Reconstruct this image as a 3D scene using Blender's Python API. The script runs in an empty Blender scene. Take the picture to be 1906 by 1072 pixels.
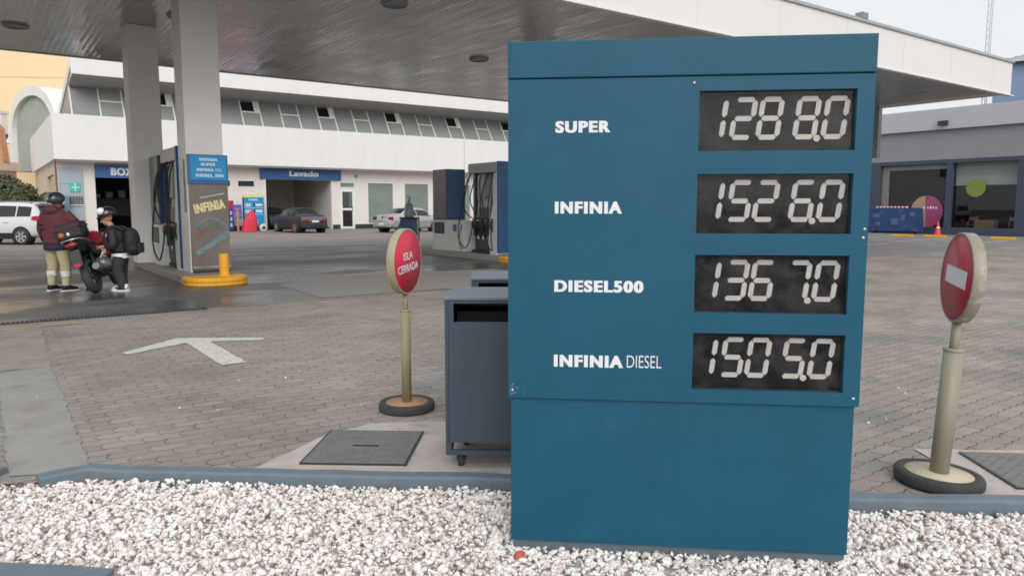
import bpy, bmesh, math, random
import numpy as np
from mathutils import Vector, Matrix
random.seed(7); np.random.seed(7)
R = math.radians
SC = bpy.context.scene
COL = SC.collection
# ------------------------------------------------------------------ camera, world, sun, exposure
# World axes follow the station's grid: +X along the workshop facade, +Y away from the street.
YAW = R(-35.9)                       # the camera looks 35.9 degrees to the right of +Y
cd = bpy.data.cameras.new('camera'); cam = bpy.data.objects.new('camera', cd); COL.objects.link(cam)
cd.sensor_width = 36; cd.lens = 25.88; cd.clip_start = .05; cd.clip_end = 2000
cam.location = (0, 0, 1.45); cam.rotation_euler = (R(90 - 6.25), 0, YAW)
SC.camera = cam
W = bpy.data.worlds.new('World'); SC.world = W; W.use_nodes = True
wn = W.node_tree; wn.nodes.clear()
sky = wn.nodes.new('ShaderNodeTexSky'); sky.sky_type = 'NISHITA'; sky.sun_disc = False
SUN_EL, SUN_AZ = R(34), R(205)
sky.sun_elevation = SUN_EL; sky.sun_rotation = SUN_AZ; sky.dust_density = 4; sky.air_density = 1.2
hs = wn.nodes.new('ShaderNodeHueSaturation'); hs.inputs['Saturation'].default_value = .3
mx = wn.nodes.new('ShaderNodeMixRGB'); mx.inputs['Fac'].default_value = .72; mx.inputs['Color2'].default_value = (7.6, 7.85, 8.2, 1)
bg = wn.nodes.new('ShaderNodeBackground'); bg.inputs['Strength'].default_value = .1
wo = wn.nodes.new('ShaderNodeOutputWorld')
wn.links.new(sky.outputs[0], hs.inputs['Color']); wn.links.new(hs.outputs[0], mx.inputs['Color1'])
wn.links.new(mx.outputs[0], bg.inputs['Color']); wn.links.new(bg.outputs[0], wo.inputs[0])
sl = bpy.data.lights.new('sun', 'SUN'); sl.energy = 1.1; sl.angle = R(40); sl.color = (1, .965, .92)
so = bpy.data.objects.new('sun', sl); COL.objects.link(so)
sdir = Vector((math.sin(SUN_AZ) * math.cos(SUN_EL), math.cos(SUN_AZ) * math.cos(SUN_EL), math.sin(SUN_EL)))
so.rotation_euler = sdir.to_track_quat('Z', 'Y').to_euler(); so.location = sdir * 60
SC.cycles.filter_width = 1.7
SC.view_settings.view_transform = 'Standard'; SC.view_settings.look = 'None'
SC.view_settings.exposure = 0.38; SC.view_settings.gamma = 1

# ------------------------------------------------------------------ helpers
def lin(c):
    return tuple((x / 255 / 12.92 if x / 255 <= .04045 else ((x / 255 + .055) / 1.055) ** 2.4) for x in c)
def cam2w(x, y, z=0):
    return Vector((x * math.cos(YAW) - y * math.sin(YAW), x * math.sin(YAW) + y * math.cos(YAW), z))
def node(nt, t, **k):
    n = nt.nodes.new(t)
    for a, b in k.items():
        if a in n.inputs: n.inputs[a].default_value = b
        else: setattr(n, a, b)
    return n
def mat(name, rgb, rough=.6, metal=0, var=.12, scale=6, bump=0, bscale=40, spec=.5, stretch=(1, 1, 1), dirt=None, coat=0):
    """Principled with a noise mottling of the base colour; rgb is an sRGB 0-255 albedo."""
    m = bpy.data.materials.new(name); m.use_nodes = True; nt = m.node_tree
    b = nt.nodes['Principled BSDF']; c = lin(rgb)
    b.inputs['Roughness'].default_value = rough; b.inputs['Metallic'].default_value = metal
    b.inputs['Specular IOR Level'].default_value = spec; b.inputs['Coat Weight'].default_value = coat
    tc = node(nt, 'ShaderNodeTexCoord'); mp = node(nt, 'ShaderNodeMapping', Scale=stretch)
    nt.links.new(tc.outputs['Object'], mp.inputs['Vector'])
    nz = node(nt, 'ShaderNodeTexNoise', Scale=scale, Detail=6.0, Roughness=.65)
    nt.links.new(mp.outputs[0], nz.inputs['Vector'])
    rp = nt.nodes.new('ShaderNodeValToRGB')
    rp.color_ramp.elements[0].position = .3; rp.color_ramp.elements[1].position = .7
    rp.color_ramp.elements[0].color = tuple(max(0, x * (1 - var)) for x in c) + (1,)
    rp.color_ramp.elements[1].color = tuple(min(1, x * (1 + var)) for x in c) + (1,)
    nt.links.new(nz.outputs['Fac'], rp.inputs['Fac']); out = rp.outputs['Color']
    if dirt:                                         # (rgb, scale, threshold): irregular stains
        dn = node(nt, 'ShaderNodeTexNoise', Scale=dirt[1], Detail=8.0, Roughness=.7)
        nt.links.new(mp.outputs[0], dn.inputs['Vector'])
        dr = nt.nodes.new('ShaderNodeValToRGB'); dr.color_ramp.elements[0].position = dirt[2]; dr.color_ramp.elements[1].position = min(1, dirt[2] + .18)
        dr.color_ramp.elements[1].color = (dirt[3] if len(dirt) > 3 else .8,) * 3 + (1,)
        dm = nt.nodes.new('ShaderNodeMixRGB'); dm.inputs['Color2'].default_value = lin(dirt[0]) + (1,)
        nt.links.new(dn.outputs['Fac'], dr.inputs['Fac']); nt.links.new(dr.outputs[0], dm.inputs['Fac'])
        nt.links.new(out, dm.inputs['Color1']); out = dm.outputs[0]
    nt.links.new(out, b.inputs['Base Color'])
    if bump:
        bn = node(nt, 'ShaderNodeTexNoise', Scale=bscale, Detail=5.0)
        nt.links.new(mp.outputs[0], bn.inputs['Vector'])
        bp = node(nt, 'ShaderNodeBump', Strength=bump, Distance=.02)
        nt.links.new(bn.outputs['Fac'], bp.inputs['Height']); nt.links.new(bp.outputs[0], b.inputs['Normal'])
    return m
def glass(name, tint=(.55, .6, .6), refl=.06, rough=.02, dust=0, dustrgb=(170, 165, 160), graze=.6):
    """thin pane: tinted see-through with a mirror reflection that grows at grazing angles"""
    m = bpy.data.materials.new(name); m.use_nodes = True; nt = m.node_tree; nt.nodes.clear()
    o = node(nt, 'ShaderNodeOutputMaterial'); t = node(nt, 'ShaderNodeBsdfTransparent', Color=tint + (1,))
    g = node(nt, 'ShaderNodeBsdfGlossy', Roughness=rough, Color=(1, 1, 1, 1))
    lw = node(nt, 'ShaderNodeLayerWeight', Blend=.25); ma = node(nt, 'ShaderNodeMath', operation='MULTIPLY_ADD')
    ma.inputs[1].default_value = graze; ma.inputs[2].default_value = refl
    nt.links.new(lw.outputs['Fresnel'], ma.inputs[0])
    x = node(nt, 'ShaderNodeMixShader'); nt.links.new(ma.outputs[0], x.inputs[0])
    nt.links.new(t.outputs[0], x.inputs[1]); nt.links.new(g.outputs[0], x.inputs[2]); last = x
    if dust:
        tc = node(nt, 'ShaderNodeTexCoord'); n = node(nt, 'ShaderNodeTexNoise', Scale=9.0, Detail=9.0, Roughness=.75)
        nt.links.new(tc.outputs['Object'], n.inputs['Vector'])
        r = nt.nodes.new('ShaderNodeValToRGB'); r.color_ramp.elements[0].position = .42; r.color_ramp.elements[1].position = .85
        r.color_ramp.elements[1].color = (dust,) * 3 + (1,)
        nt.links.new(n.outputs['Fac'], r.inputs['Fac'])
        d = node(nt, 'ShaderNodeBsdfDiffuse', Color=lin(dustrgb) + (1,)); y = node(nt, 'ShaderNodeMixShader')
        nt.links.new(r.outputs[0], y.inputs[0]); nt.links.new(x.outputs[0], y.inputs[1]); nt.links.new(d.outputs[0], y.inputs[2]); last = y
    nt.links.new(last.outputs[0], o.inputs[0])
    return m
def catmull(P, n=6):
    P = [Vector(p) for p in P]
    if len(P) < 3: return P
    Q = [2 * P[0] - P[1]] + P + [2 * P[-1] - P[-2]]; out = []
    for i in range(1, len(Q) - 2):
        a, b, c, d = Q[i - 1:i + 3]
        for k in range(n):
            t = k / n
            out.append(.5 * (2 * b + (c - a) * t + (2 * a - 5 * b + 4 * c - d) * t * t + (3 * b - a - 3 * c + d) * t ** 3))
    return out + [P[-1]]
class MB:
    """collects shapes and links them as ONE mesh object"""
    def __init__(s): s.v = []; s.f = []; s.sm = []
    def add(s, vs, fs, smooth=False):
        o = len(s.v); s.v += [tuple(v) for v in vs]; s.f += [tuple(i + o for i in f) for f in fs]; s.sm += [smooth] * len(fs); return s
    def box(s, x0, x1, y0, y1, z0, z1):
        v = [(x, y, z) for z in (z0, z1) for y in (y0, y1) for x in (x0, x1)]
        return s.add(v, [(0, 2, 3, 1), (4, 5, 7, 6), (0, 1, 5, 4), (2, 6, 7, 3), (0, 4, 6, 2), (1, 3, 7, 5)])
    def rbox(s, c, d, M=None):
        x, y, z = [k / 2 for k in d]; M = M or Matrix()
        v = [Vector(c) + M.to_3x3() @ Vector((i * x, j * y, k * z)) for k in (-1, 1) for j in (-1, 1) for i in (-1, 1)]
        return s.add(v, [(0, 2, 3, 1), (4, 5, 7, 6), (0, 1, 5, 4), (2, 6, 7, 3), (0, 4, 6, 2), (1, 3, 7, 5)])
    def tube(s, P, r, n=10, cap=True, smooth=True, res=0):
        P = [Vector(p) for p in P]
        rr = list(r) if isinstance(r, (list, tuple)) else [r] * len(P)
        if res and len(P) > 2:
            Pr = catmull([(p.x, p.y, p.z) for p in P], res); Rr = catmull([(q, 0, 0) for q in rr], res)
            P = Pr; rr = [max(.001, q.x) for q in Rr]
        vs, fs = [], []; up = None
        for i, p in enumerate(P):
            d = (P[min(i + 1, len(P) - 1)] - P[max(i - 1, 0)]).normalized()
            if up is None: up = Vector((0, 0, 1)) if abs(d.z) < .9 else Vector((1, 0, 0))
            a = d.cross(up)
            if a.length < 1e-5: a = d.cross(Vector((0, 1, 0)))
            a.normalize(); b = a.cross(d).normalized(); up = b
            for k in range(n):
                t = 2 * math.pi * k / n; vs.append(p + rr[i] * (math.cos(t) * a + math.sin(t) * b))
        for i in range(len(P) - 1):
            for k in range(n):
                fs.append((i * n + k, (i + 1) * n + k, (i + 1) * n + (k + 1) % n, i * n + (k + 1) % n))
        s.add(vs, fs, smooth)
        if cap:
            o = len(s.v) - len(vs)
            s.f += [tuple(o + k for k in range(n)), tuple(o + (len(P) - 1) * n + k for k in reversed(range(n)))]; s.sm += [False, False]
        return s
    def cyl(s, a, b, r, r2=None, n=24, smooth=True): return s.tube([a, b], [r, r if r2 is None else r2], n, True, smooth)
    def lathe(s, prof, n=32, c=(0, 0, 0), M=None, smooth=True):
        M = (M or Matrix()).to_3x3(); c = Vector(c); vs = []; fs = []
        for r, z in prof:
            for k in range(n):
                t = 2 * math.pi * k / n; vs.append(c + M @ Vector((r * math.cos(t), r * math.sin(t), z)))
        for i in range(len(prof) - 1):
            for k in range(n): fs.append((i * n + k, i * n + (k + 1) % n, (i + 1) * n + (k + 1) % n, (i + 1) * n + k))
        return s.add(vs, fs, smooth)
    def prism(s, poly, h0, h1, ax='z', M=None, c=(0, 0, 0)):
        """polygon extruded: ax z -> (x,y), ax y -> (x,z), ax x -> (y,z)"""
        n = len(poly)
        def q(p, h):
            v = Vector((p[0], p[1], h) if ax == 'z' else (p[0], h, p[1]) if ax == 'y' else (h, p[0], p[1]))
            return (M.to_3x3() @ v if M else v) + Vector(c)
        vs = [q(p, h0) for p in poly] + [q(p, h1) for p in poly]
        return s.add(vs, [tuple(range(n)), tuple(range(2 * n - 1, n - 1, -1))] + [(i, i + n, (i + 1) % n + n, (i + 1) % n) for i in range(n)])
    def ell(s, c, r, M=None, nu=20, nv=12, z0=-1, z1=1):
        M = (M or Matrix()).to_3x3(); c = Vector(c); vs = []; fs = []
        t0, t1 = math.asin(z0), math.asin(z1)
        for j in range(nv + 1):
            t = t0 + (t1 - t0) * j / nv
            for k in range(nu):
                p = 2 * math.pi * k / nu
                vs.append(c + M @ Vector((r[0] * math.cos(t) * math.cos(p), r[1] * math.cos(t) * math.sin(p), r[2] * math.sin(t))))
        for j in range(nv):
            for k in range(nu): fs.append((j * nu + k, j * nu + (k + 1) % nu, (j + 1) * nu + (k + 1) % nu, (j + 1) * nu + k))
        return s.add(vs, fs, True)
    def mesh(s, name, m):
        me = bpy.data.meshes.new(name); me.from_pydata(s.v, [], s.f)
        me.polygons.foreach_set('use_smooth', s.sm)
        bm = bmesh.new(); bm.from_mesh(me)
        bmesh.ops.remove_doubles(bm, verts=bm.verts, dist=1e-5)
        bmesh.ops.recalc_face_normals(bm, faces=bm.faces); bm.to_mesh(me); bm.free()
        if m: me.materials.append(m)
        return me
    def build(s, name, m, parent=None, bevel=0, seg=2, loc=None, rot=None):
        return link(name, s.mesh(name, m), parent, bevel, seg, loc, rot)
def link(name, me, parent=None, bevel=0, seg=2, loc=None, rot=None):
    o = bpy.data.objects.new(name, me); COL.objects.link(o); o.parent = parent
    if loc is not None: o.location = loc
    if rot is not None: o.rotation_euler = rot
    if bevel:
        b = o.modifiers.new('bevel', 'BEVEL'); b.width = bevel; b.segments = seg; b.limit_method = 'ANGLE'; b.angle_limit = R(40)
    return o
def tag(o, label=None, cat=None, group=None, kind=None):
    for k, v in (('label', label), ('category', cat), ('group', group), ('kind', kind)):
        if v: o[k] = v
    return o
def thing(name, label, cat, loc=(0, 0, 0), rotz=0, group=None, rot=None):
    o = bpy.data.objects.new(name, None); COL.objects.link(o); o.location = loc; o.rotation_euler = rot or (0, 0, rotz)
    o.empty_display_size = .1
    return tag(o, label, cat, group)
def copy_thing(o, **k):
    def rec(a, par):
        c = a.copy(); COL.objects.link(c); c.parent = par
        for ch in kids.get(a.name, []): rec(ch, c)
        return c
    kids = {}
    for q in COL.objects:
        if q.parent: kids.setdefault(q.parent.name, []).append(q)
    return rec(o, None)
def structure(name, mb, m): return tag(mb.build(name, m), kind='structure')
def text_obj(s, name, m, parent, x, y, z, h, w=None, bold=.0, ext=.003, shear=0, align='l', M=None, space=1.0, heavy=0):
    """lettering lying in the local x-z plane, facing local -y; h = cap height; (x, z) = lower left or lower middle"""
    cu = bpy.data.curves.new(name, 'FONT'); cu.body = s; cu.size = 1; cu.offset = bold; cu.extrude = .01; cu.shear = shear; cu.space_character = space
    cu.resolution_u = 6
    t = bpy.data.objects.new('tmp', cu); COL.objects.link(t)
    dg = bpy.context.evaluated_depsgraph_get(); me = bpy.data.meshes.new_from_object(t.evaluated_get(dg))
    bpy.data.objects.remove(t); bpy.data.curves.remove(cu)
    if heavy:                                            # heavier stems: copies shifted sideways, each a hair deeper
        bm = bmesh.new()
        for i, k in enumerate((0, -heavy, heavy)):
            q = me.copy(); q.transform(Matrix.Translation((k, 0, -.0015 * i))); bm.from_mesh(q); bpy.data.meshes.remove(q)
        bm.to_mesh(me); bm.free()
    co = np.array([v.co[:] for v in me.vertices]); lo, hi = co.min(0), co.max(0)
    base = lo[1]; sy = h / (hi[1] - base); sx = sy if w is None else w / (hi[0] - lo[0])
    ox = lo[0] if align == 'l' else (lo[0] + hi[0]) / 2
    for v in me.vertices:
        p = Vector(((v.co.x - ox) * sx, -(v.co.z / .01 * ext), (v.co.y - base) * sy))
        if M: p = M.to_3x3() @ p
        v.co = p + Vector((x, y, z))
    me.name = name; me.materials.clear(); me.materials.append(m)
    return link(name, me, parent)

# ------------------------------------------------------------------ materials
M = {}
M['sign_blue'] = mat('sign_blue', (17, 81, 106), .5, 0, .08, 2.2, .015, 90, spec=.35, dirt=((52, 100, 118), 5, .56, .35))
M['plinth'] = mat('plinth', (92, 104, 114), .6, 0, .15, 9)
M['letter'] = mat('letter_white', (222, 224, 228), .5, 0, .05, 20)
M['disp_black'] = mat('display_black', (22, 21, 26), .6, 0, .15, 14, spec=.12)
M['digit'] = mat('digit_card', (208, 205, 199), .7, 0, .06, 30)
M['disp_glass'] = glass('display_glass', (.95, .95, .95), .008, .03, .1, graze=.25)
M['screw'] = mat('screw_metal', (190, 195, 200), .35, .8)
M['white_wall'] = mat('white_painted_wall', (232, 230, 226), .75, 0, .03, 1.2, .04, 30, dirt=((190, 188, 182), 1.1, .58, .55), stretch=(1, 1, .3))
M['white_wall2'] = mat('white_stucco', (226, 222, 216), .8, 0, .04, 1.5, .06, 25, dirt=((184, 180, 172), 1.4, .6, .5))
M['grey_panel'] = mat('grey_translucent_panel', (140, 144, 142), .4, 0, .08, .7)
M['frame_white'] = mat('white_frame', (235, 235, 232), .5, 0, .04)
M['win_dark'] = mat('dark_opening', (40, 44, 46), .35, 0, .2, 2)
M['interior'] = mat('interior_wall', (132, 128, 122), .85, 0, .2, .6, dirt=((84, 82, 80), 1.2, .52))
M['wash_wall'] = mat('wash_bay_wall', (206, 202, 196), .7, 0, .08, .6, dirt=((150, 146, 140), .9, .55, .6))
M['bay_dark'] = mat('dark_interior', (84, 84, 86), .8, 0, .3, 1)  # dark mottled grey for the workshop bay's walls, back and ceiling
M['skirt'] = mat('black_skirting', (48, 48, 50), .7)
M['signband'] = mat('blue_sign_band', (56, 98, 152), .45, 0, .05, 2)
M['pillar'] = mat('pale_blue_panel', (170, 184, 190), .4, .1, .05, 1.5)
M['teal'] = mat('teal_plate', (60, 190, 175), .5)
M['column'] = mat('column_grey_paint', (226, 223, 218), .55, 0, .04, 1.6, .03, 30, dirt=((190, 186, 180), 1.6, .62, .5))
M['fascia'] = mat('fascia_white', (228, 226, 222), .5, 0, .03, .5, dirt=((208, 206, 202), .5, .6, .5))
M['joint'] = mat('panel_joint', (204, 203, 200), .6)
M['coping'] = mat('coping_grey', (178, 180, 182), .4, .5)
M['wash_blue'] = mat('pump_navy', (32, 72, 112), .3, 0, .12, 3)
M['pump_white'] = mat('pump_white', (206, 205, 200), .4, 0, .06, 3, dirt=((150, 148, 142), 4, .6, .6))
M['pump_grey'] = mat('pump_grey', (140, 143, 146), .4, .3, .08, 3)
M['pump_dark'] = mat('pump_dark', (48, 52, 58), .45, 0, .2, 6)
M['pump_side'] = mat('pump_side_grey', (92, 92, 96), .3, .4, .25, 5)
M['rubber'] = mat('black_rubber', (30, 30, 32), .55, 0, .15, 12)
M['chrome'] = mat('bright_metal', (205, 208, 210), .25, .9)
M['yellow'] = mat('yellow_paint', (226, 164, 34), .5, 0, .1, 5, dirt=((140, 110, 50), 4, .62))
M['sky_blue'] = mat('cyan_board', (30, 146, 200), .45, 0, .05, 3)
M['yellow_pale'] = mat('pale_yellow', (226, 216, 120), .5)
M['red'] = mat('red_paint', (206, 42, 52), .5, 0, .1, 4)
M['red_cloth'] = mat('red_tarpaulin', (216, 52, 70), .65, 0, .12, 4, .3, 9)
M['sign_red'] = mat('sign_red', (212, 46, 74), .5, 0, .05, 5)
M['sign_red_shade'] = mat('sign_red_shaded', (176, 50, 74), .4, 0, .1, 5, dirt=((160, 78, 92), 5, .55))  # no entry red darkened to carry its shade, plus random duller blotches
M['sign_rim'] = mat('sign_rim_khaki', (164, 156, 128), .5, 0, .1, 8, .1, 40)
M['sign_rim_worn'] = mat('sign_rim_worn', (148, 143, 126), .55, 0, .12, 8, .1, 40, dirt=((226, 226, 220), 9, .56))
M['post'] = mat('post_khaki', (150, 142, 108), .5, 0, .12, 8, .1, 40, stretch=(1, 1, .3))
M['post2'] = mat('post_beige', (150, 145, 128), .5, 0, .1, 8, .1, 40, stretch=(1, 1, .3))
M['rust'] = mat('rusty_concrete', (172, 134, 106), .85, 0, .18, 14, .3, 60, dirt=((104, 72, 56), 12, .58))
M['cream'] = mat('cream_concrete', (196, 186, 160), .8, 0, .1, 12, .3, 60, dirt=((150, 138, 114), 9, .6))
M['tyre'] = mat('tyre_rubber', (60, 59, 60), .75, 0, .2, 14, .2, 60)
M['cart'] = mat('cart_slate', (66, 78, 90), .45, 0, .08, 3, .04, 60, dirt=((50, 58, 66), 6, .62))
M['cart_top'] = mat('cart_slate_pale', (112, 124, 136), .45, 0, .08, 4)
M['black'] = mat('matt_black', (26, 27, 30), .6, 0, .2, 5)
M['hatch'] = mat('hatch_steel', (126, 124, 122), .55, .3, .16, 20, dirt=((92, 90, 88), 7, .55))
M['kerb'] = mat('kerb_blue_grey', (104, 117, 127), .6, 0, .1, 6, .2, 30, dirt=((124, 136, 144), 8, .55))
M['apron'] = mat('apron_concrete', (182, 173, 167), .9, 0, .12, 5, .3, 25, dirt=((138, 126, 118), 3, .55))
M['strip'] = mat('strip_concrete', (148, 146, 140), .9, 0, .1, 3, .25, 20, dirt=((128, 122, 114), 2.2, .52))
M['strip_old'] = mat('strip_worn', (148, 140, 133), .9, 0, .12, 3, .25, 20, dirt=((126, 118, 110), 2.2, .5))
M['paint'] = mat('worn_road_paint', (206, 202, 194), .75, 0, .06, 6, .1, 40, dirt=((150, 143, 137), 16, .5))
M['paint_y'] = mat('worn_yellow_paint', (178, 152, 110), .8, 0, .15, 9, dirt=((128, 118, 106), 5, .5))
M['asphalt'] = mat('asphalt', (112, 108, 106), .85, 0, .15, 1.2, .3, 30)
M['park'] = mat('parking_asphalt', (132, 129, 127), .85, 0, .14, .7, .2, 30, dirt=((104, 101, 99), .4, .54, .6))
M['rear'] = mat('rear_concrete', (146, 136, 130), .8, 0, .14, .5, .15, 15, dirt=((104, 98, 94), .35, .52))
M['slab'] = mat('slab_concrete', (140, 136, 132), .7, 0, .1, .8, .15, 20, dirt=((110, 106, 104), .8, .56))
M['bed'] = mat('gravel_bed_soil', (206, 197, 188), .95, 0, .3, 24, .6, 60)
M['stone'] = None
M['peach'] = mat('peach_render', (238, 212, 172), .85, 0, .04, .3, .02, 10, dirt=((226, 196, 152), .15, .55))
M['terra'] = mat('terracotta', (188, 138, 106), .85, 0, .14, 3)
M['beige'] = mat('beige_render', (206, 190, 172), .85, 0, .08, 2)
M['store_fascia'] = mat('store_fascia_grey', (142, 144, 148), .5, .1, .04, .6)
M['store_upper'] = mat('store_upper_fascia', (180, 182, 187), .5, .1, .04, .6)
M['store_frame'] = mat('store_frame_navy', (62, 74, 90), .45, 0, .08, 3)
M['blind'] = mat('roller_blind', (222, 224, 200), .8, 0, .05, 3)
M['store_glass'] = glass('store_glass', (.78, .81, .84), .02, .02, graze=.35)
M['win_glass'] = glass('window_glass', (.32, .36, .36), .08, .04)
M['office_glass'] = mat('frosted_office_glass', (128, 140, 134), .2, 0, .12, .8, stretch=(1, 1, 2))
M['shed_infill'] = mat('shed_infill', (164, 172, 164), .6, 0, .1, 1.2)
M['blue_wall'] = mat('blue_cladding', (120, 144, 172), .6, 0, .05, 1)
M['lime'] = mat('lime_disc', (122, 136, 66), .5)
M['pink'] = mat('magenta_disc', (160, 78, 118), .5, 0, .1, 2)
M['tan'] = mat('tan_disc', (178, 144, 122), .5)
M['wood'] = mat('pale_wood', (176, 132, 96), .7, 0, .15, 8, stretch=(1, 6, 1))
M['cardboard'] = mat('cardboard', (186, 140, 106), .85, 0, .1, 6)
M['cone'] = mat('cone_orange', (226, 78, 62), .55)
def soffit_mat():
    m = bpy.data.materials.new('soffit_slats'); m.use_nodes = True; nt = m.node_tree; b = nt.nodes['Principled BSDF']
    tc = node(nt, 'ShaderNodeTexCoord')
    b.inputs['Metallic'].default_value = .55; b.inputs['Roughness'].default_value = .2; b.inputs['Base Color'].default_value = lin((182, 182, 180)) + (1,)
    def noise(sc, det):
        mp = node(nt, 'ShaderNodeMapping', Scale=sc); nt.links.new(tc.outputs['Object'], mp.inputs[0])
        n = node(nt, 'ShaderNodeTexNoise', Scale=1.0, Detail=det, Roughness=.5); nt.links.new(mp.outputs[0], n.inputs['Vector']); return n.outputs['Fac']
    wv = node(nt, 'ShaderNodeTexWave', Scale=2.3, Distortion=.0); wv.bands_direction = 'X'; wv.wave_profile = 'SIN'; nt.links.new(tc.outputs['Object'], wv.inputs['Vector'])
    am = node(nt, 'ShaderNodeMath', operation='MULTIPLY'); nt.links.new(wv.outputs['Fac'], am.inputs[0]); nt.links.new(noise((.5, .5, 1), 2.0), am.inputs[1])
    b1 = node(nt, 'ShaderNodeBump', Strength=1.0, Distance=.0035); nt.links.new(am.outputs[0], b1.inputs['Height'])
    b2 = node(nt, 'ShaderNodeBump', Strength=1.0, Distance=.035); nt.links.new(noise((2.0, .4, 1), 2.0), b2.inputs['Height']); nt.links.new(b1.outputs[0], b2.inputs['Normal'])
    nt.links.new(b2.outputs[0], b.inputs['Normal'])
    rr = node(nt, 'ShaderNodeMapRange'); rr.inputs[1].default_value = .35; rr.inputs[2].default_value = .65; rr.inputs[3].default_value = .17; rr.inputs[4].default_value = .34
    nt.links.new(noise((.3, .3, 1), 2.0), rr.inputs[0]); nt.links.new(rr.outputs[0], b.inputs['Roughness'])
    return m
M['soffit'] = soffit_mat()
def paver_mat():
    m = bpy.data.materials.new('interlocking_pavers'); m.use_nodes = True; nt = m.node_tree; b = nt.nodes['Principled BSDF']
    L = nt.links.new
    tc = node(nt, 'ShaderNodeTexCoord'); sp = node(nt, 'ShaderNodeSeparateXYZ'); L(tc.outputs['Object'], sp.inputs[0])
    def zig(src, period, amp):
        d = node(nt, 'ShaderNodeMath', operation='PINGPONG'); d.inputs[1].default_value = period; L(src, d.inputs[0])
        k = node(nt, 'ShaderNodeMath', operation='MULTIPLY'); k.inputs[1].default_value = amp; L(d.outputs[0], k.inputs[0]); return k.outputs[0]
    ax = node(nt, 'ShaderNodeMath', operation='ADD'); L(sp.outputs['X'], ax.inputs[0]); L(zig(sp.outputs['Y'], .056, .55), ax.inputs[1])
    ay = node(nt, 'ShaderNodeMath', operation='ADD'); L(sp.outputs['Y'], ay.inputs[0]); L(zig(sp.outputs['X'], .056, .3), ay.inputs[1])
    wn_ = node(nt, 'ShaderNodeTexNoise', Scale=7.0, Detail=3.0); L(tc.outputs['Object'], wn_.inputs['Vector'])
    cb = node(nt, 'ShaderNodeCombineXYZ'); L(ax.outputs[0], cb.inputs[0]); L(ay.outputs[0], cb.inputs[1])
    va = node(nt, 'ShaderNodeMixRGB', blend_type='ADD'); va.inputs[0].default_value = .03; L(cb.outputs[0], va.inputs[1]); L(wn_.outputs['Color'], va.inputs[2])
    br = node(nt, 'ShaderNodeTexBrick', Scale=1.0)
    br.inputs['Mortar Size'].default_value = .0048; br.inputs['Mortar Smooth'].default_value = .35
    br.inputs['Brick Width'].default_value = .225; br.inputs['Row Height'].default_value = .1125
    br.inputs['Color1'].default_value = lin((167, 159, 152)) + (1,); br.inputs['Color2'].default_value = lin((145, 138, 132)) + (1,)
    br.inputs['Mortar'].default_value = lin((84, 76, 70)) + (1,); L(va.outputs[0], br.inputs['Vector'])
    # worn joints filled with sand in patches
    jn = node(nt, 'ShaderNodeTexNoise', Scale=2.6, Detail=7.0, Roughness=.7); L(tc.outputs['Object'], jn.inputs['Vector'])
    jr = nt.nodes.new('ShaderNodeValToRGB'); jr.color_ramp.elements[0].position = .38; jr.color_ramp.elements[1].position = .6
    L(jn.outputs['Fac'], jr.inputs['Fac'])
    bc = node(nt, 'ShaderNodeMixRGB'); bc.inputs[2].default_value = lin((157, 149, 143)) + (1,)
    jm = node(nt, 'ShaderNodeMath', operation='MULTIPLY'); jm.inputs[1].default_value = .72; L(jr.outputs[0], jm.inputs[0])
    L(jm.outputs[0], bc.inputs[0]); L(br.outputs['Color'], bc.inputs[1])
    gn = node(nt, 'ShaderNodeTexNoise', Scale=.55, Detail=9.0, Roughness=.68); L(tc.outputs['Object'], gn.inputs['Vector'])
    gr = nt.nodes.new('ShaderNodeValToRGB'); gr.color_ramp.elements[0].position = .3; gr.color_ramp.elements[1].position = .72
    gr.color_ramp.elements[0].color = (.7, .69, .68, 1); gr.color_ramp.elements[1].color = (1.25, 1.24, 1.23, 1); L(gn.outputs['Fac'], gr.inputs['Fac'])
    mm = node(nt, 'ShaderNodeMixRGB', blend_type='MULTIPLY'); mm.inputs[0].default_value = 1; L(bc.outputs[0], mm.inputs[1]); L(gr.outputs[0], mm.inputs[2])
    fn = node(nt, 'ShaderNodeTexNoise', Scale=60.0, Detail=6.0, Roughness=.7); L(tc.outputs['Object'], fn.inputs['Vector'])
    fr = nt.nodes.new('ShaderNodeValToRGB'); fr.color_ramp.elements[0].color = (.8, .8, .8, 1); fr.color_ramp.elements[1].color = (1.15, 1.15, 1.15, 1); L(fn.outputs['Fac'], fr.inputs['Fac'])
    m2 = node(nt, 'ShaderNodeMixRGB', blend_type='MULTIPLY'); m2.inputs[0].default_value = 1; L(mm.outputs[0], m2.inputs[1]); L(fr.outputs[0], m2.inputs[2])
    # scattered dark chips and oil specks
    dn = node(nt, 'ShaderNodeTexNoise', Scale=9.0, Detail=4.0, Roughness=.6); dmp = node(nt, 'ShaderNodeMapping', Scale=(1, .45, 1)); L(tc.outputs['Object'], dmp.inputs[0]); L(dmp.outputs[0], dn.inputs['Vector'])
    dr = nt.nodes.new('ShaderNodeValToRGB'); dr.color_ramp.elements[0].position = .66; dr.color_ramp.elements[1].position = .74; L(dn.outputs['Fac'], dr.inputs['Fac'])
    dmx = node(nt, 'ShaderNodeMixRGB'); dmx.inputs[2].default_value = lin((86, 78, 72)) + (1,)
    dk = node(nt, 'ShaderNodeMath', operation='MULTIPLY'); dk.inputs[1].default_value = .7; L(dr.outputs[0], dk.inputs[0]); L(dk.outputs[0], dmx.inputs[0]); L(m2.outputs[0], dmx.inputs[1])
    on = node(nt, 'ShaderNodeTexNoise', Scale=.85, Detail=5.0, Roughness=.55, Distortion=.6); L(tc.outputs['Object'], on.inputs['Vector'])
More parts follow.
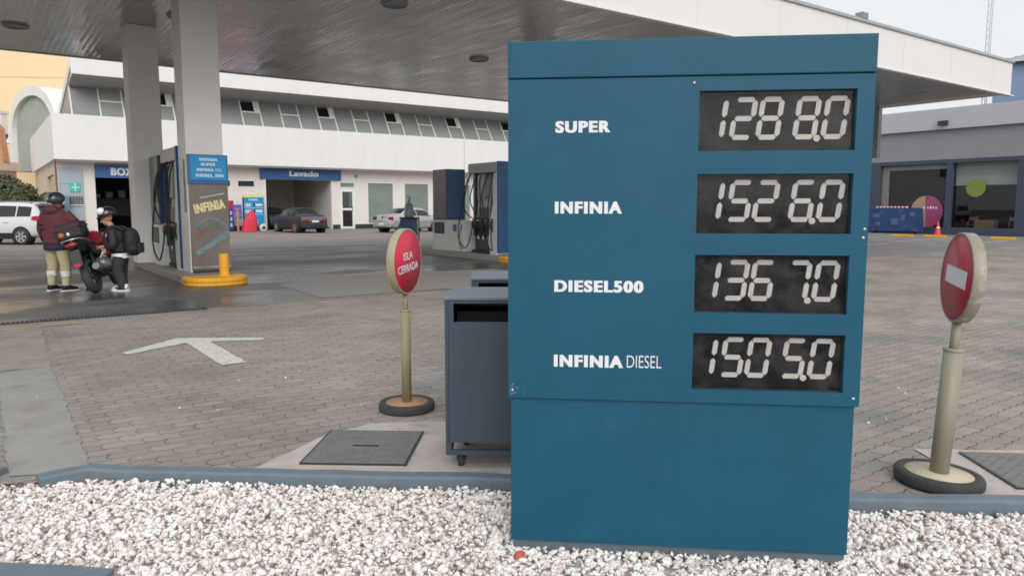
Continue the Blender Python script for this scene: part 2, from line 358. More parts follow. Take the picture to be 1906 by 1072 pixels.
    orr = nt.nodes.new('ShaderNodeValToRGB'); orr.color_ramp.elements[0].position = .6; orr.color_ramp.elements[1].position = .74; L(on.outputs['Fac'], orr.inputs['Fac'])
    om = node(nt, 'ShaderNodeMath', operation='MULTIPLY'); om.inputs[1].default_value = .45; L(orr.outputs[0], om.inputs[0])
    oil = node(nt, 'ShaderNodeMixRGB'); oil.inputs[2].default_value = lin((98, 92, 88)) + (1,); L(om.outputs[0], oil.inputs[0]); L(dmx.outputs[0], oil.inputs[1]); dmx = oil
    L(dmx.outputs[0], b.inputs['Base Color']); b.inputs['Roughness'].default_value = .85
    hh = node(nt, 'ShaderNodeMath', operation='MULTIPLY_ADD'); hh.inputs[1].default_value = -.6; L(br.outputs['Fac'], hh.inputs[0]); L(fn.outputs['Fac'], hh.inputs[2])
    bp = node(nt, 'ShaderNodeBump', Strength=.8, Distance=.012); L(hh.outputs[0], bp.inputs['Height']); L(bp.outputs[0], b.inputs['Normal'])
    return m
M['paver'] = paver_mat()
def wet_mat(name, dry, wet, scale, lo, hi, wrough=.16):
    m = bpy.data.materials.new(name); m.use_nodes = True; nt = m.node_tree; b = nt.nodes['Principled BSDF']; L = nt.links.new
    tc = node(nt, 'ShaderNodeTexCoord'); n = node(nt, 'ShaderNodeTexNoise', Scale=scale, Detail=7.0, Roughness=.6)
    mp = node(nt, 'ShaderNodeMapping', Scale=(.7, 1.3, 1)); L(tc.outputs['Object'], mp.inputs[0]); L(mp.outputs[0], n.inputs['Vector'])
    r = nt.nodes.new('ShaderNodeValToRGB'); r.color_ramp.elements[0].position = lo; r.color_ramp.elements[1].position = hi
    r.color_ramp.elements[0].color = lin(wet) + (1,); r.color_ramp.elements[1].color = lin(dry) + (1,); L(n.outputs['Fac'], r.inputs[0])
    f = node(nt, 'ShaderNodeTexNoise', Scale=45.0, Detail=5.0); L(tc.outputs['Object'], f.inputs['Vector'])
    fr = nt.nodes.new('ShaderNodeValToRGB'); fr.color_ramp.elements[0].color = (.82, .82, .82, 1); fr.color_ramp.elements[1].color = (1.12, 1.12, 1.12, 1); L(f.outputs['Fac'], fr.inputs[0])
    mm = node(nt, 'ShaderNodeMixRGB', blend_type='MULTIPLY'); mm.inputs[0].default_value = 1; L(r.outputs[0], mm.inputs[1]); L(fr.outputs[0], mm.inputs[2]); L(mm.outputs[0], b.inputs['Base Color'])
    q = node(nt, 'ShaderNodeMapRange'); q.inputs[1].default_value = lo; q.inputs[2].default_value = hi; q.inputs[3].default_value = wrough; q.inputs[4].default_value = .75
    L(n.outputs['Fac'], q.inputs[0]); L(q.outputs[0], b.inputs['Roughness'])
    bp = node(nt, 'ShaderNodeBump', Strength=.12, Distance=.01); L(f.outputs['Fac'], bp.inputs['Height']); L(bp.outputs[0], b.inputs['Normal'])
    return m
M['wet'] = wet_mat('wet_concrete', (112, 111, 109), (72, 72, 73), .5, .46, .66, .25)
M['lane'] = wet_mat('damp_asphalt', (116, 110, 108), (82, 79, 79), .35, .36, .62, .3)
def stone_mat():
    m = bpy.data.materials.new('white_marble_gravel'); m.use_nodes = True; nt = m.node_tree; b = nt.nodes['Principled BSDF']; L = nt.links.new
    at = node(nt, 'ShaderNodeAttribute', attribute_name='tone'); r = nt.nodes.new('ShaderNodeValToRGB'); e = r.color_ramp.elements
    e[0].position = 0; e[0].color = lin((150, 140, 132)) + (1,); e[1].position = 1; e[1].color = lin((240, 236, 232)) + (1,)
    for p, c in ((.015, (160, 150, 142)), (.04, (206, 197, 188)), (.3, (232, 224, 219)), (.75, (241, 237, 233))):
        x = r.color_ramp.elements.new(p); x.color = lin(c) + (1,)
    L(at.outputs['Fac'], r.inputs[0]); L(r.outputs[0], b.inputs['Base Color']); b.inputs['Roughness'].default_value = .7
    return m
M['stone'] = stone_mat()

# ------------------------------------------------------------------ ground
def sheet(name, poly, z, m): return structure(name, MB().add([(p[0], p[1], z) for p in poly], [tuple(range(len(poly)))]), m)
def rect(u0, u1, v0, v1): return [(u0, v0), (u1, v0), (u1, v1), (u0, v1)]
def ragged(poly, amp, step=.12, seed=1):
    rs = np.random.RandomState(seed); out = []
    for a, b in zip(poly, poly[1:] + poly[:1]):
        n = max(1, int(math.dist(a, b) / step))
        for k in range(n):
            t = k / n; out.append((a[0] + (b[0] - a[0]) * t + rs.uniform(-amp, amp), a[1] + (b[1] - a[1]) * t + rs.uniform(-amp, amp)))
    return out
def cpoly(pts): return [tuple(cam2w(x, y))[:2] for x, y in pts]
sheet('ground', rect(-400, 500, -300, 600), -.09, M['asphalt'])
KERB = [(-2.3, 3.92), (0, 3.785), (1.72, 3.525), (4, 3.40)]        # middle of the kerb, camera-aligned metres
sheet('paver_ground', [(-34, 11.17), (-34, 8.6)] + cpoly([(-8, 4.3), (-4.6, 4.0), (-2.78, 3.86), (-2.7, 3.75), (-2.52, 3.77)] + KERB + [(9, 3.1), (50, .8)]) + [(41.9, 11.17)], 0, M['paver'])
sheet('forecourt_concrete', rect(-40, 15.5, 11.17, 16.2), .0, M['wet'])
sheet('drive_lane', rect(-40, 15.5, 16.2, 26.5), .0, M['lane'])
sheet('parking_asphalt', rect(15.5, 41.8, 11.17, 26.5), .0, M['park'])
sheet('rear_apron', rect(-40, 41.8, 26.5, 60), 0, M['rear'])
sheet('concrete_slab', [(4.4, 11.3), (9.4, 11.3), (9.9, 11.9), (9.8, 14.3), (6.0, 14.9), (4.5, 13.7)], .004, M['slab'])
sheet('concrete_path', ragged([(.05, 4.72), (.43, 4.58), (.44, 5.6), (.46, 7.4), (.46, 7.85), (.06, 7.8)], .011, .06), .005, M['strip'])
sheet('concrete_path', ragged([(.05, 7.83), (.47, 7.86), (.52, 9.4), (.55, 10.85), (.1, 10.8)], .02, .09, 5), .004, M['strip_old'])
sheet('concrete_apron', ragged(cpoly([(-1.5, 3.84), (-1.36, 4.15), (-1.22, 4.5), (-.98, 4.84), (-.4, 4.9), (.1, 4.8), (.6, 4.4), (.6, 3.7), (-.6, 3.8)]), .02, .1, 2), .006, M['apron'])
sheet('concrete_border', ragged(cpoly([(2.42, 4.3), (3.9, 4.26), (3.9, 3.5), (2.2, 3.6), (2.42, 3.7)]), .012, .1, 3), .006, M['apron'])
sheet('arrow_marking', ragged([(1.74, 6.96), (1.97, 6.99), (1.965, 8.3), (2.46, 8.06), (2.5, 8.2), (1.9, 8.62), (1.72, 8.72), (1.6, 8.62), (1.09, 8.16), (1.12, 8.03), (1.74, 8.36)], .008, .07, 4), .006, M['paint'])
sheet('edge_line', [(3.0, 11.06), (9.5, 11.08), (9.5, 11.15), (3.0, 11.14)], .006, M['paint_y'])
sheet('edge_line', [(-4, 10.5), (1.0, 10.55), (1.0, 10.66), (-4, 10.6)], .006, M['paint_y'])
for (a, b, c, d) in ((5.6, 12, 24.9, 25.05), (-8, .6, 20.2, 20.35), (12, 18, 27.4, 27.52)):
    sheet('lane_line', rect(a, b, c, d), .005, M['paint'])
for v in (21.3, 18.6, 15.9, 13.2):
    sheet('parking_line', [(31.8, v), (37.2, v + .1), (37.2, v + .22), (31.8, v + .12)], .005, M['paint'])
sheet('lane_line', rect(24, 29.4, 15.0, 15.14), .005, M['paint'])
# drain grate at the forecourt edge and another by the street
def grate(label, loc, rotz, L_, w):
    t = thing('drain_grate', label, 'drain', loc, rotz)
    fr = MB(); fr.box(0, L_, 0, .02, 0, .012); fr.box(0, L_, w - .02, w, 0, .012); fr.build('frame', M['pump_dark'], t)
    n = int(L_ / .05); g = MB()
    for k in range(n): g.box(k * .05, k * .05 + .022, .02, w - .02, 0, .01)
    g.build('bars', M['hatch'], t); MB().box(0, L_, .02, w - .02, .001, .003).build('gutter', M['black'], t)
grate('long narrow drain grate along the wet forecourt edge near the standing people', (-6, 11.0, .002), 0, 8.6, .16)
grate('dark slotted drain grate beside the pale concrete path at the kerb', (-.06, 4.72, .002), R(90), 1.25, .34)
# kerbs of the gravel bed
def kerb(name, label, pts, w, h):
    P = [cam2w(*p) for p in pts]; mb = MB(); vs = []; fs = []
    for i, p in enumerate(P):
        d = (P[min(i + 1, len(P) - 1)] - P[max(0, i - 1)]).normalized(); n = Vector((-d.y, d.x, 0))
        j = random.uniform(-.004, .004)
        for s, z in ((-.5, -.08), (-.5, h * .7), (-.36, h), (.36, h), (.5, h * .7), (.5, -.08)): vs.append(p + n * w * s + Vector((0, 0, z + j)))
    for i in range(len(P) - 1):
        for k in range(5): fs.append((i * 6 + k, i * 6 + k + 1, i * 6 + k + 7, i * 6 + k + 6))
    fs += [tuple(range(6)), tuple(range((len(P) - 1) * 6, len(P) * 6))]
    mb.add(vs, fs); return tag(mb.build(name, M['kerb']), label, 'kerb')
def seg(a, b, n): return [(a[0] + (b[0] - a[0]) * i / n, a[1] + (b[1] - a[1]) * i / n) for i in range(n + 1)]
kerb('kerb', 'long blue grey painted kerb along the back of the white gravel', [(-2.52, 3.78), (-2.44, 3.86), (-2.32, 3.93), (-2.15, 3.91)] + seg((-1.9, 3.89), (-.2, 3.79), 9) + seg((0, 3.775), (1.72, 3.515), 10) + seg((1.95, 3.505), (3.9, 3.40), 10), .1, .035)
kerb('kerb', 'short blue grey kerb piece left of the concrete path gap', seg((-4.6, 4.0), (-2.78, 3.86), 9), .12, .035)
kerb('kerb', 'blue grey kerb stone at the front corner of the white gravel', seg((-3.2, 2.93), (-1.62, 2.76), 8), .16, .0)
# gravel bed: soil sheet + thousands of angular marble chips
sheet('gravel_bed', cpoly([(-8, 4.3), (-2.6, 3.9)] + KERB + [(9, 3.1), (9, .3), (-8, .3)]), -.058, M['bed'])
def chips(n, sampler, smin, smax):
    bm = bmesh.new(); bmesh.ops.create_icosphere(bm, subdivisions=1, radius=1); bm.verts.ensure_lookup_table()
    T = np.array([v.co[:] for v in bm.verts]); bm.free()
    bm = bmesh.new(); bmesh.ops.create_icosphere(bm, subdivisions=2, radius=1); T2 = np.array([v.co[:] for v in bm.verts]); F2 = np.array([[v.index for v in f.verts] for f in bm.faces]); bm.free()
    kinds = []
    for k in range(24):                                # angular chips: a sphere cut by random planes
        P = T2.copy(); N = np.random.normal(size=(7, 3)); N /= np.linalg.norm(N, axis=1)[:, None]; D = np.random.uniform(.3, .75, 7)
        for nn, dd in zip(N, D):
            h = P @ nn - dd; P = P - np.clip(h, 0, None)[:, None] * nn
        kinds.append(P)
    pos = sampler(n); n = len(pos); nv = len(T2)
    V = np.empty((n, nv, 3), np.float32); tone = np.empty((n, nv), np.float32)
    sz = np.random.uniform(0, 1, n) ** 1.8 * (smax - smin) + smin
    for i in range(n):
        q = np.array([1, *np.random.normal(0, .3, 2), 0]); q /= np.linalg.norm(q); ya = np.random.uniform(0, np.pi)
        a, b, c, d = q[0] * np.cos(ya), q[1] * np.cos(ya) + q[2] * np.sin(ya), q[2] * np.cos(ya) - q[1] * np.sin(ya), q[0] * np.sin(ya)
        Rm = np.array([[1 - 2 * (c * c + d * d), 2 * (b * c - a * d), 2 * (b * d + a * c)], [2 * (b * c + a * d), 1 - 2 * (b * b + d * d), 2 * (c * d - a * b)], [2 * (b * d - a * c), 2 * (c * d + a * b), 1 - 2 * (b * b + c * c)]])
        s = np.array([1, np.random.uniform(.6, 1), np.random.uniform(.35, .75)]) * sz[i]
        V[i] = (kinds[i % 24] * s) @ Rm.T + pos[i]
        tone[i] = np.random.uniform(0, 1)
    F = (F2[None] + (np.arange(n) * nv)[:, None, None]).reshape(-1, 3)
    me = bpy.data.meshes.new('gravel'); me.vertices.add(n * nv); me.vertices.foreach_set('co', V.ravel())
    me.loops.add(F.size); me.loops.foreach_set('vertex_index', F.ravel().astype(np.int32))
    me.polygons.add(len(F)); me.polygons.foreach_set('loop_start', np.arange(0, F.size, 3, dtype=np.int32)); me.polygons.foreach_set('loop_total', np.full(len(F), 3, np.int32))
    at = me.attributes.new('tone', 'FLOAT', 'POINT'); at.data.foreach_set('value', tone.ravel()); me.update(); me.validate()
    return me
def kerb_y(x): return float(np.interp(x, [-2.3, 0, 1.72, 4], [3.88, 3.74, 3.48, 3.36]))
def bed_sampler(n):
    out = []
    while len(out) < n:
        x, y = np.random.uniform(-3.6, 3.6), np.random.uniform(1.75, 3.95)
        if y > kerb_y(x) - .03: continue
        if x < -2.3 and y > 3.82: continue
        if x < -1.58 and abs(y - (2.76 - (x + 1.62) * .1)) < .1: continue
        hs_ = .5 + .5 * math.sin(x * 3.1 + 1.3 * math.sin(y * 4)) * math.cos(y * 3.7 + x)
        z = np.random.uniform(-.04, -.016 + .014 * hs_ - (.018 if -.1 < x < 1.5 and y > 2.45 else 0))
        w = cam2w(x, y); out.append((w.x, w.y, z))
    return np.array(out)
me = chips(50000, bed_sampler, .008, .025); me.materials.append(M['stone'])
tag(link('gravel', me), 'loose angular white marble gravel filling the bed', 'gravel', kind='stuff')
def stray_sampler(n):
    out = []
    for _ in range(n):
        x = np.random.uniform(-4, 3.5); y = 3.9 + abs(np.random.normal(0, 1.6)); w = cam2w(x, y); out.append((w.x, w.y, .004))
    return np.array(out)
me = chips(36, stray_sampler, .006, .016); me.materials.append(M['stone'])
tag(link('stray_gravel', me), 'stray white chips scattered over the pavers', 'gravel', kind='stuff')
def brick_bits():
    for (x, y, r, l) in ((.03, 2.98, .03, 'broken red brick piece at the left foot of the price sign'), (1.6, 2.74, .02, 'small red brick chip in the gravel right of the sign foot')):
        bm = MB().ell((0, 0, 0), (r, r * .7, r * .6), nu=7, nv=5)
        for i, v in enumerate(bm.v): bm.v[i] = tuple(k * random.uniform(.8, 1.2) for k in v)
        bm.sm = [False] * len(bm.sm)
        tag(bm.build('brick_fragment', mat('brick_red', (178, 92, 76), .9), loc=cam2w(x, y, -.015)), l, 'brick piece')
brick_bits()
# ------------------------------------------------------------------ price sign
def price_sign():
    t = thing('price_sign', 'tall blue fuel price sign with four black number displays on white gravel', 'price sign', cam2w(-.01, 3.06), YAW + R(-6.1))
    Wd = 1.418
    MB().box(.012, Wd - .012, .03, .4, -.1, .012).build('plinth', M['plinth'], t, .004)
    MB().box(.004, Wd - .008, .014, .42, .012, .655).build('lower_cabinet', M['sign_blue'], t, .004)
    # upper cabinet: front plate with four real openings
    up = MB(); x0, x1 = -.006, Wd + .004
    op = [(1.672, 1.907), (1.345, 1.582), (1.023, 1.259), (.703, .939)]; ox0, ox1 = .757, 1.356
    zs = [.648] + [z for o in reversed(op) for z in o] + [1.962]
    for a, b in zip(zs[0::2], zs[1::2]): up.box(ox0, ox1, 0, .02, a, b)
    up.box(x0, ox0, 0, .02, .648, 1.962); up.box(ox1, x1, 0, .02, .648, 1.962)
    up.box(x0, x0 + .01, .02, .42, .648, 1.962); up.box(x1 - .01, x1, .02, .42, .648, 1.962)
    up.box(x0 + .01, x1 - .01, .41, .42, .648, 1.962); up.box(x0 + .01, x1 - .01, .02, .41, .648, .66)
    up.build('upper_cabinet', M['sign_blue'], t)
    MB().box(x0 - .001, x1 + .001, -.006, .424, 1.967, 2.112).build('header', M['sign_blue'], t, .004)
    MB().box(x0 + .004, x1 - .004, .006, .41, 1.955, 1.9675).build('seam', M['black'], t)
    for (s, w, z, h) in (('SUPER', .222, 1.749, .047), ('INFINIA', .273, 1.424, .049), ('DIESEL500', .365, 1.101, .049), ('INFINIA', .288, .786, .051)):
        text_obj(s, 'lettering', M['letter'], t, .187, -.001, z, h, w, bold=.03, ext=.001, space=1.2, heavy=.035)
    text_obj('DIESEL', 'lettering', M['letter'], t, .49, -.001, .788, .052, .141, bold=-.008, ext=.001)
    SEG = {'0': 'abcdef', '1': 'ef', '2': 'abged', '3': 'abgcd', '5': 'afgcd', '6': 'afgcde', '7': 'abc', '8': 'abcdefg'}
    def digit(ch, x, z, w, h, dot):
        mb = MB(); tk = .0198; g = .0016; hm = h / 2
        def sh(p): return (x + p[0] + p[1] * .125, z + p[1])
        def hbar(zc):
            a, b = tk * .55 + g, w - tk * .55 - g; q = tk / 2
            return [(a, zc), (a + q * .7, zc + q), (b - q * .7, zc + q), (b, zc), (b - q * .7, zc - q), (a + q * .7, zc - q)]
        def vbar(xc, z0, z1):
            q = tk / 2; a, b = z0 + g + tk * .2, z1 - g - tk * .2
            return [(xc, a), (xc - q, a + q), (xc - q, b - q), (xc, b), (xc + q, b - q), (xc + q, a + q)]
        S = {'a': hbar(h - tk / 2), 'g': hbar(hm), 'd': hbar(tk / 2), 'f': vbar(tk / 2, hm, h - tk * .3), 'e': vbar(tk / 2, tk * .3, hm), 'b': vbar(w - tk / 2, hm, h - tk * .3), 'c': vbar(w - tk / 2, tk * .3, hm)}
        for k in SEG[ch]: mb.prism([sh(p) for p in S[k]], .0405, .046, 'y')
        if dot: mb.prism([(x + w + .004 + .013 * math.cos(a * math.pi / 8), z + .004 + .013 * math.sin(a * math.pi / 8)) for a in range(16)], .0395, .045, 'y')
        return mb
    for row, ((lo, hi), num) in enumerate(zip(op, ('12880', '15260', '13670', '15050'))):
        fr = MB(); fr.box(ox0 + .002, ox1 - .002, .047, .06, lo + .002, hi - .002)
        d = fr.build('display', M['disp_black'], t)
        rim = MB(); e = .006
        rim.box(ox0 - .001, ox1 + .001, .0205, .046, hi - .0005, hi + e); rim.box(ox0 - .001, ox1 + .001, .0205, .046, lo - e, lo + .0005)
        rim.box(ox0 - e, ox0 + .0005, .0205, .046, lo, hi); rim.box(ox1 - .0005, ox1 + e, .0205, .046, lo, hi); rim.build('frame', M['pump_dark'], d)
        zb = lo + .046; h = .168
        for i, ch in enumerate(num):
            xx = (.84, .88, .983, 1.125, 1.234)[i] - .004 * row
            digit(ch, xx, zb, .093, h, i == 3).build('digit', M['digit'], d)
        MB().box(ox0 + .001, ox1 - .001, .024, .027, lo + .001, hi - .001).build('pane', M['disp_glass'], d)
    sc = MB(); rs = np.random.RandomState(5)
    for k in range(16):
        x, z = .004 + rs.exponential(.018), .662 + rs.exponential(.02); a = rs.uniform(0, 3.1); l = rs.uniform(.004, .014)
        sc.add([(x, -.0006, z), (x + l * math.cos(a), -.0006, z + l * math.sin(a)), (x + l * math.cos(a) + .001, -.0006, z + l * math.sin(a) - .0016), (x + .0012, -.0006, z - .0012)], [(0, 1, 2, 3)])
    sc.build('chipped_paint', M['coping'], t)
    for x, z in ((.735, 1.938), (1.408, 1.364), (1.404, 1.33), (1.398, .681), (.012, .681)):
        MB().lathe([(0, -.005), (.004, -.0045), (.0065, -.002), (.007, .003)], 12, (x, 0, z), Matrix.Rotation(R(-90), 3, 'X')).build('screw', M['screw'], t)
price_sign()
# ------------------------------------------------------------------ round standing signs
def round_sign(label, base, face_rot, tilt, fill, rimm, redm, postm, zc, rd, th, sleeve, pole, br, kind):
    t = thing('standing_sign', label, 'round sign', base, 0, rot=tilt)
    n = 40
    tyre = MB().lathe([(br * .74, .0), (br * .98, .0), (br, .012), (br, .046), (br * .96, .06), (br * .82, .063), (br * .76, .058), (br * .74, .04)], n).build('base', M['tyre'], t)
    MB().lathe([(0, .06), (br * .77, .057), (br * .77, .0)], n).build('base_fill', fill, t)
    MB().cyl((0, 0, .05), (0, 0, sleeve[1]), sleeve[0], n=24).lathe([(sleeve[0], sleeve[1] - .014), (sleeve[0] * 1.06, sleeve[1] - .012), (sleeve[0] * 1.06, sleeve[1]), (pole, sleeve[1] + .002)], 24).build('post_sleeve', postm, t)
    MB().cyl((0, 0, sleeve[1] - .05), (0, 0, zc - rd + .03), pole, n=18).build('pole', postm, t)
    # disc: local frame, face towards local -y, then turned by face_rot
    Mx = Matrix.Rotation(face_rot, 3, 'Z') @ Matrix.Rotation(R(90), 3, 'X')
    rim = MB().lathe([(rd - .012, th * .5 - .004), (rd - .01, th * .5 + .0), (rd - .003, th * .5), (rd, th * .5 - .004), (rd, -th * .5 + .004), (rd - .004, -th * .5), (0, -th * .5)], 64, (0, 0, zc), Mx).build('rim', rimm, t)
    MB().lathe([(0, th * .5 - .002), (rd - .011, th * .5 - .002), (rd - .011, th * .5 - .016)], 64, (0, 0, zc), Mx).build('face', redm, t)
    Mr = Matrix.Rotation(face_rot, 3, 'Z'); off = Mr @ Vector((0, -(th * .5), 0))
    if kind == 'text':
        a = text_obj('ISLA', 'lettering', M['letter'], t, off.x, off.y, zc + off.z + .012, .056, .15, bold=.012, ext=.001, align='c', M=Mr @ Matrix.Rotation(R(-5), 3, 'Y'))
        b = text_obj('CERRADA', 'lettering', M['letter'], t, off.x, off.y, zc - .072, .056, .33, bold=.012, ext=.001, align='c', M=Mr @ Matrix.Rotation(R(-5), 3, 'Y'))
    else:
        MB().prism([(-.145, -.045), (.145, -.045), (.145, .045), (-.145, .045)], -.001, .001, 'y', Mr @ Matrix.Rotation(R(5), 3, 'Y'), (off.x, off.y, zc + .005)).build('white_bar', M['letter'], t)
    return t
base1 = cam2w(-.76, 5.2)
round_sign('red round closed island sign on beige post with rust filled tyre base', base1, YAW + R(73), (0, 0, 0), M['rust'], M['sign_rim'], M['sign_red'], M['post'], 1.07, .232, .06, (.035, .725), .018, .2, 'text')
base2 = cam2w(2.262, 3.775)
tl = Matrix.Rotation(YAW, 3, 'Z') @ Matrix.Rotation(R(3), 3, 'Y') @ Matrix.Rotation(-YAW, 3, 'Z')
round_sign('leaning no entry sign with white bar and chipped rim right of the price sign', base2, YAW + R(-103), tl.to_euler(), M['cream'], M['sign_rim_worn'], M['sign_red_shade'], M['post2'], 1.09, .232, .06, (.047, .72), .022, .215, 'bar')
# ------------------------------------------------------------------ carts behind the price sign
def cart(label, loc, rotz):
    t = thing('waste_cart', label, 'cart', loc, rotz, 'slate service carts behind the price sign')
    w, d = .62, .5; b = MB(); e = .02
    b.box(0, e, 0, d, .16, .95); b.box(w - e, w, 0, d, .16, .95); b.box(e, w - e, d - e, d, .16, .95)
    b.box(e, w - e, 0, e, .16, .83); b.box(e, w - e, 0, e, .932, .95); b.box(e, .05, 0, e, .83, .932); b.box(w - .05, w - e, 0, e, .83, .932)
    b.box(e, w - e, e, d - e, .16, .18); b.build('body', M['cart'], t, .003)
    MB().box(-.006, w + .006, -.01, d + .006, .95, .968).build('lid', M['cart_top'], t, .004)
    MB().box(.05, w - .05, .2, .42, .6, .86).build('inner_bin', M['black'], t)
    f = MB()
    for x in (0, w - .03):
        for y in (0, d - .03): f.box(x, x + .03, y, y + .03, .085, .16)
    f.box(.03, w - .03, 0, .025, .085, .112); f.box(.03, w - .03, d - .025, d, .085, .112); f.box(0, .03, .03, d - .03, .085, .112); f.box(w - .03, w, .03, d - .03, .085, .112)
    f.build('underframe', M['cart'], t)
    for x in (.08, w - .08):
        for y in (.07, d - .07):
            c = MB(); c.lathe([(0, -.016), (.04, -.016), (.044, -.01), (.044, .01), (.04, .016), (0, .016)], 20, (x, y, .044), Matrix.Rotation(R(90), 3, 'Y'))
            c.box(x - .025, x - .019, y - .014, y + .014, .04, .085); c.box(x + .019, x + .025, y - .014, y + .014, .04, .085); c.build('caster', M['tyre'], t)
    return t
c1 = cart('slate grey service cart with open slot on casters beside the price sign', cam2w(-.367, 3.96), YAW + R(-1))
c2 = copy_thing(c1); c2.location = cam2w(-.28, 5.05); c2.rotation_euler = (0, 0, YAW + R(2))
c2['label'] = 'farther slate grey service cart showing its pale lid above the nearer cart'
# ------------------------------------------------------------------ inspection hatches
def hatch(label, loc, rotz, w, d):
    t = thing('inspection_hatch', label, 'hatch cover', loc, rotz, 'steel hatches near the kerb')
    p = MB().box(.012, w - .012, .012, d - .012, .0, .012); p.build('cover', M['hatch'], t, .002)
    fr = MB(); fr.box(0, w, 0, .01, 0, .01); fr.box(0, w, d - .01, d, 0, .01); fr.box(0, .01, .01, d - .01, 0, .01); fr.box(w - .01, w, .01, d - .01, 0, .01); fr.build('frame', M['pump_dark'], t)
    g = MB()
    for i in range(int(w / .035)):
        for j in range(int(d / .035)):
            x, y = .03 + i * .035, .03 + j * .035
            if x > w - .03 or y > d - .03 or (abs(x - w / 2) < .1 and abs(y - d / 2) < .04): continue
            s = 1 if (i + j) % 2 else -1
            g.add([(x - .009, y - s * .009, .0121), (x, y - s * .001 + .003, .0142), (x + .009, y + s * .009, .0121), (x, y - .003 + s * .001, .0142)], [(0, 1, 2, 3)])
    g.build('tread_pattern', M['hatch'], t)
    MB().box(w / 2 - .08, w / 2 + .08, d / 2 - .012, d / 2 + .012, .0122, .0135).build('lift_slot', M['black'], t)
hatch('grey checkered steel hatch cover left of the service carts', Vector((1.388, 3.969, .006)), R(-38.3), .61, .62)
hatch('grey steel hatch cover right of the no entry sign base', cam2w(2.6, 3.66, .006), YAW + R(-4), .62, .56)
# ------------------------------------------------------------------ fuel canopy
def canopy():
    t = thing('fuel_canopy', 'huge white fuel station canopy with reflective slatted underside on square grey columns', 'canopy', (0, 11.5, 0))
    U0, U1, D = -14, 30.6, 12.7
    MB().box(U0, U1 - .1, .12, D, 5.62, 5.7).build('soffit', M['soffit'], t)
    MB().box(U0, U1 + .0, 0, .1, 5.5, 6.6).build('front_fascia', M['fascia'], t)
    MB().box(U1 - .09, U1, .103, D, 5.5, 6.6).build('side_fascia', M['fascia'], t)
    for k in range(11): MB().box(-2 + 3.1 * k, -1.988 + 3.1 * k, -.0025, -.0005, 5.5, 6.6).build('panel_joint', M['joint'], t)
    b = MB(); b.box(U0, U1 + .25, -.03, .12, 5.46, 5.497); b.build('drip_edge', M['fascia'], t)
    MB().box(U1 - .1, U1 + .16, 4.75, D, 3.5, 5.615).build('end_bulkhead', M['store_fascia'], t)
    MB().box(U0, U1 + .04, -.06, .16, 6.603, 6.68).build('coping', M['coping'], t)
    MB().box(U0, U1 - .1, .15, D, 6.5, 6.58).build('roof_deck', M['coping'], t)
    MB().box(U0, U1 - .1, D + .003, D + .1, 5.6, 6.6).build('rear_fascia', M['coping'], t)
    for (x, y, w, d, z0) in ((3.4, 4.1, .7, .7, .14), (3.02, 7.7, .66, .66, .14), (13.25, 5.6, .7, .7, .0), (21.2, 4.1, .7, .7, .14), (21.2, 7.7, .66, .66, .14)):
        MB().box(x, x + w, y, y + d, z0, 5.618).build('column', M['column'], t, .012)
    for (x, y) in ((7.25, 2.64), (1.0, 9.4), (3.9, 6.3), (11.8, 6.4), (14.5, 2.6), (20, 6.4)):
        l = MB().lathe([(0, 0), (.2, 0), (.24, -.012), (.26, -.03), (.28, -.005), (.29, .02)], 28, (x, y, 5.6)).build('ceiling_light', M['pump_grey'], t)
    f = MB(); f.rbox((20.5, .06, 6.78), (.3, .22, .16)); f.box(20.47, 20.53, .02, .08, 6.68, 6.72)
    f.build('floodlight', M['pump_grey'], t)
canopy()
# ------------------------------------------------------------------ pump islands
def island(label, u, v0, v1, w, nose):
    t = thing('pump_island', label, 'pump island', (u, v0, 0), 0, 'raised pump islands under the canopy')
    n = 12; r = w / 2
    arc = [(-r * math.cos(math.pi * k / n), -.42 * math.sin(math.pi * k / n)) for k in range(n + 1)]
    MB().prism(arc + [(r, 0.32), (-r, 0.32)], 0, .15, 'z').build('nose', M['yellow'], t, .015)
    MB().box(-r + .03, r - .03, .323, v1 - v0, 0, .148).build('kerb_slab', M['slab'], t, .01)
    g = MB().prism([(p[0] * 1.012, p[1] * 1.012) for p in arc] + [(r * 1.012, .28), (-r * 1.012, .28)], .07, .082, 'z').build('scuff_band', mat('scuff_' + nose, (150, 106, 40), .7), t)
    return t
island('raised island with yellow nose at the near pump beside the motorcycle', 3.62, 14.55, 20.3, 1.12, 'near')
island('raised island with yellow tip at the farther pump behind the price sign', 11.75, 15.75, 21.2, 1.1, 'far')
def bollard(label, x, y):
    t = thing('bollard', label, 'bollard', (x, y, .15))
    MB().lathe([(0, .42), (.08, .42), (.088, .415), (.09, .405), (.09, 0)], 24).build('post', M['yellow'], t)
    MB().lathe([(.092, .012), (.13, .012), (.13, 0)], 24).build('flange', M['yellow'], t)
bollard('yellow bollard standing on the yellow island nose before the pump advert', 3.78, 14.62)
